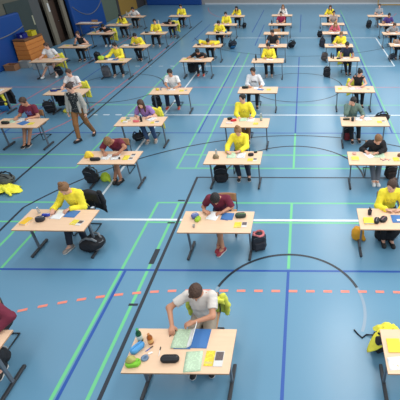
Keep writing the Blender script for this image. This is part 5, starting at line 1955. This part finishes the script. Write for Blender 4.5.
# --- farther rows: the things big enough to see
for (k, kind, x, y, rz, col, what) in (
    ('J7', 'case', 0.0, 0.05, 0.1, (26, 26, 30), 'black pencil case'), ('J7', 'sheet', 0.28, 0.08, 0.0, None, 'white paper'), ('J7', 'card', -0.40, 0.08, 0.2, None, 'yellow card'),
    ('K7', 'sheet', -0.42, 0.08, 0.3, None, 'white paper'), ('K7', 'case', -0.20, 0.05, 0.1, (60, 62, 66), 'dark grey pencil case'), ('K7', 'booklet', 0.02, 0.0, 0.0, (60, 60, 64), 'dark open book'),
    ('L7', 'case', -0.42, 0.05, 0.1, (26, 26, 30), 'black pencil case'), ('L7', 'sheet', 0.0, -0.12, 0.0, None, 'white paper'),
    ('C7', 'sheet', 0.05, 0.0, 0.0, None, 'white paper'), ('C7', 'folder', -0.05, -0.10, 0.2, None, 'blue folder'),
    ('M7', 'sheet', 0.05, 0.05, 0.0, None, 'white paper'), ('M7', 'folder', -0.36, 0.05, 0.3, None, 'blue folder'),
    ('N7', 'sheet', -0.30, 0.0, 0.0, None, 'white paper'),
    ('J8', 'sheet', -0.05, 0.10, 0.1, None, 'white paper'), ('J8', 'card', -0.45, 0.05, 0.2, None, 'yellow card'),
    ('K8', 'sheet', -0.10, 0.0, 0.0, None, 'white paper'), ('K8', 'case', -0.40, 0.0, 0.0, (40, 44, 60), 'dark blue pencil case'), ('K8', 'card', 0.4, 0.05, 0.0, None, 'yellow card'),
    ('L8', 'case', -0.05, -0.05, 0.0, (30, 34, 40), 'black pencil case'), ('L8', 'mug', 0.38, 0.0, 0.0, (50, 120, 160), 'blue mug'), ('L8', 'sheet', 0.12, 0.05, 0.0, None, 'white paper'),
    ('C8', 'sheet', -0.10, 0.0, 0.0, None, 'white paper'), ('M8', 'sheet', 0.12, 0.0, 0.0, None, 'white paper'), ('M8', 'sheet', -0.14, 0.02, 0.2, None, 'second white paper'),
    ('N8', 'sheet', -0.10, 0.02, 0.0, None, 'white paper'), ('N8', 'card', 0.30, -0.10, 0.0, 'red', 'red card'),
    ('J9', 'sheet', 0.05, 0.05, 0.0, None, 'white paper'), ('L9', 'sheet', 0.05, 0.05, 0.0, None, 'white paper'), ('C9', 'sheet', 0.08, 0.0, 0.0, None, 'white paper'),
    ('M9', 'sheet', 0.08, 0.0, 0.0, None, 'white paper'), ('N9', 'sheet', 0.0, 0.0, 0.0, None, 'white paper'), ('K10', 'sheet', 0.05, 0.05, 0.0, None, 'white paper'),
    ('J10', 'sheet', -0.1, 0.05, 0.0, None, 'white paper'), ('M10', 'sheet', 0.05, 0.05, 0.0, None, 'white paper'), ('C10', 'sheet', 0.0, 0.05, 0.0, None, 'white paper'),
    ('L10', 'sheet', 0.1, 0.05, 0.0, None, 'white paper'), ('N10', 'sheet', 0.1, 0.05, 0.0, None, 'white paper'),
    ('I9', 'sheet', -0.40, 0.10, 0.4, None, 'leftmost white paper'), ('I9', 'sheet', -0.10, 0.05, -0.2, None, 'middle white paper'), ('I9', 'sheet', 0.20, 0.08, 0.3, None, 'third white paper'), ('I9', 'sheet', 0.46, 0.0, 0.0, None, 'rightmost white paper')):
    lab = what + ', ' + ref(k)
    if kind == 'sheet':
        sheet(k, lab, x, y, 0.30, 0.22, rz, PAPER if x > 0 else PLAIN)
    elif kind == 'case':
        case(k, lab, x, y, 0.20, 0.09, 0.06, rz, col)
    elif kind == 'card':
        card(k, lab, x, y, 0.15, 0.17, rz, mat('card_red', (214, 70, 60), 0.6) if col == 'red' else None)
    elif kind == 'folder':
        folder(k, lab, x, y, 0.24, 0.20, rz)
    elif kind == 'booklet':
        booklet(k, lab, x, y, 0.30, 0.20, 0.02, rz, col)
    elif kind == 'mug':
        cup(k, lab, x, y, 0.05, 0.10, col, 'mug')
bottle('K9', 'pale tall bottle standing between second-column ninth-row and eighth-row tables', -0.45, 0.1, 0.24, 0.036, (214, 206, 190), (220, 210, 200), None, 0.3, 0.0)
bottle('J10', 'left pale bottle on the back-row table by the ochre panel', -0.50, 0.1, 0.26, 0.036, (190, 186, 176), (230, 230, 230), None, 0.3, 0.0)
bottle('J10', 'right pale bottle on the back-row table by the ochre panel', -0.38, 0.05, 0.22, 0.036, (200, 190, 170), (230, 230, 230), None, 0.3, 0.0)
bottle('J8', 'teal bottle on the leftmost-column table, eighth row', -0.36, 0.12, 0.22, 0.036, (90, 150, 160), (230, 230, 230), None, 0.2, 0.3)
bottle('C9', 'black bottle on the crimson-topped student\'s table', -0.48, 0.05, 0.24, 0.036, (22, 24, 30), (22, 24, 30), None, 0.4, 0.0)
print('labels', len(LABELS))
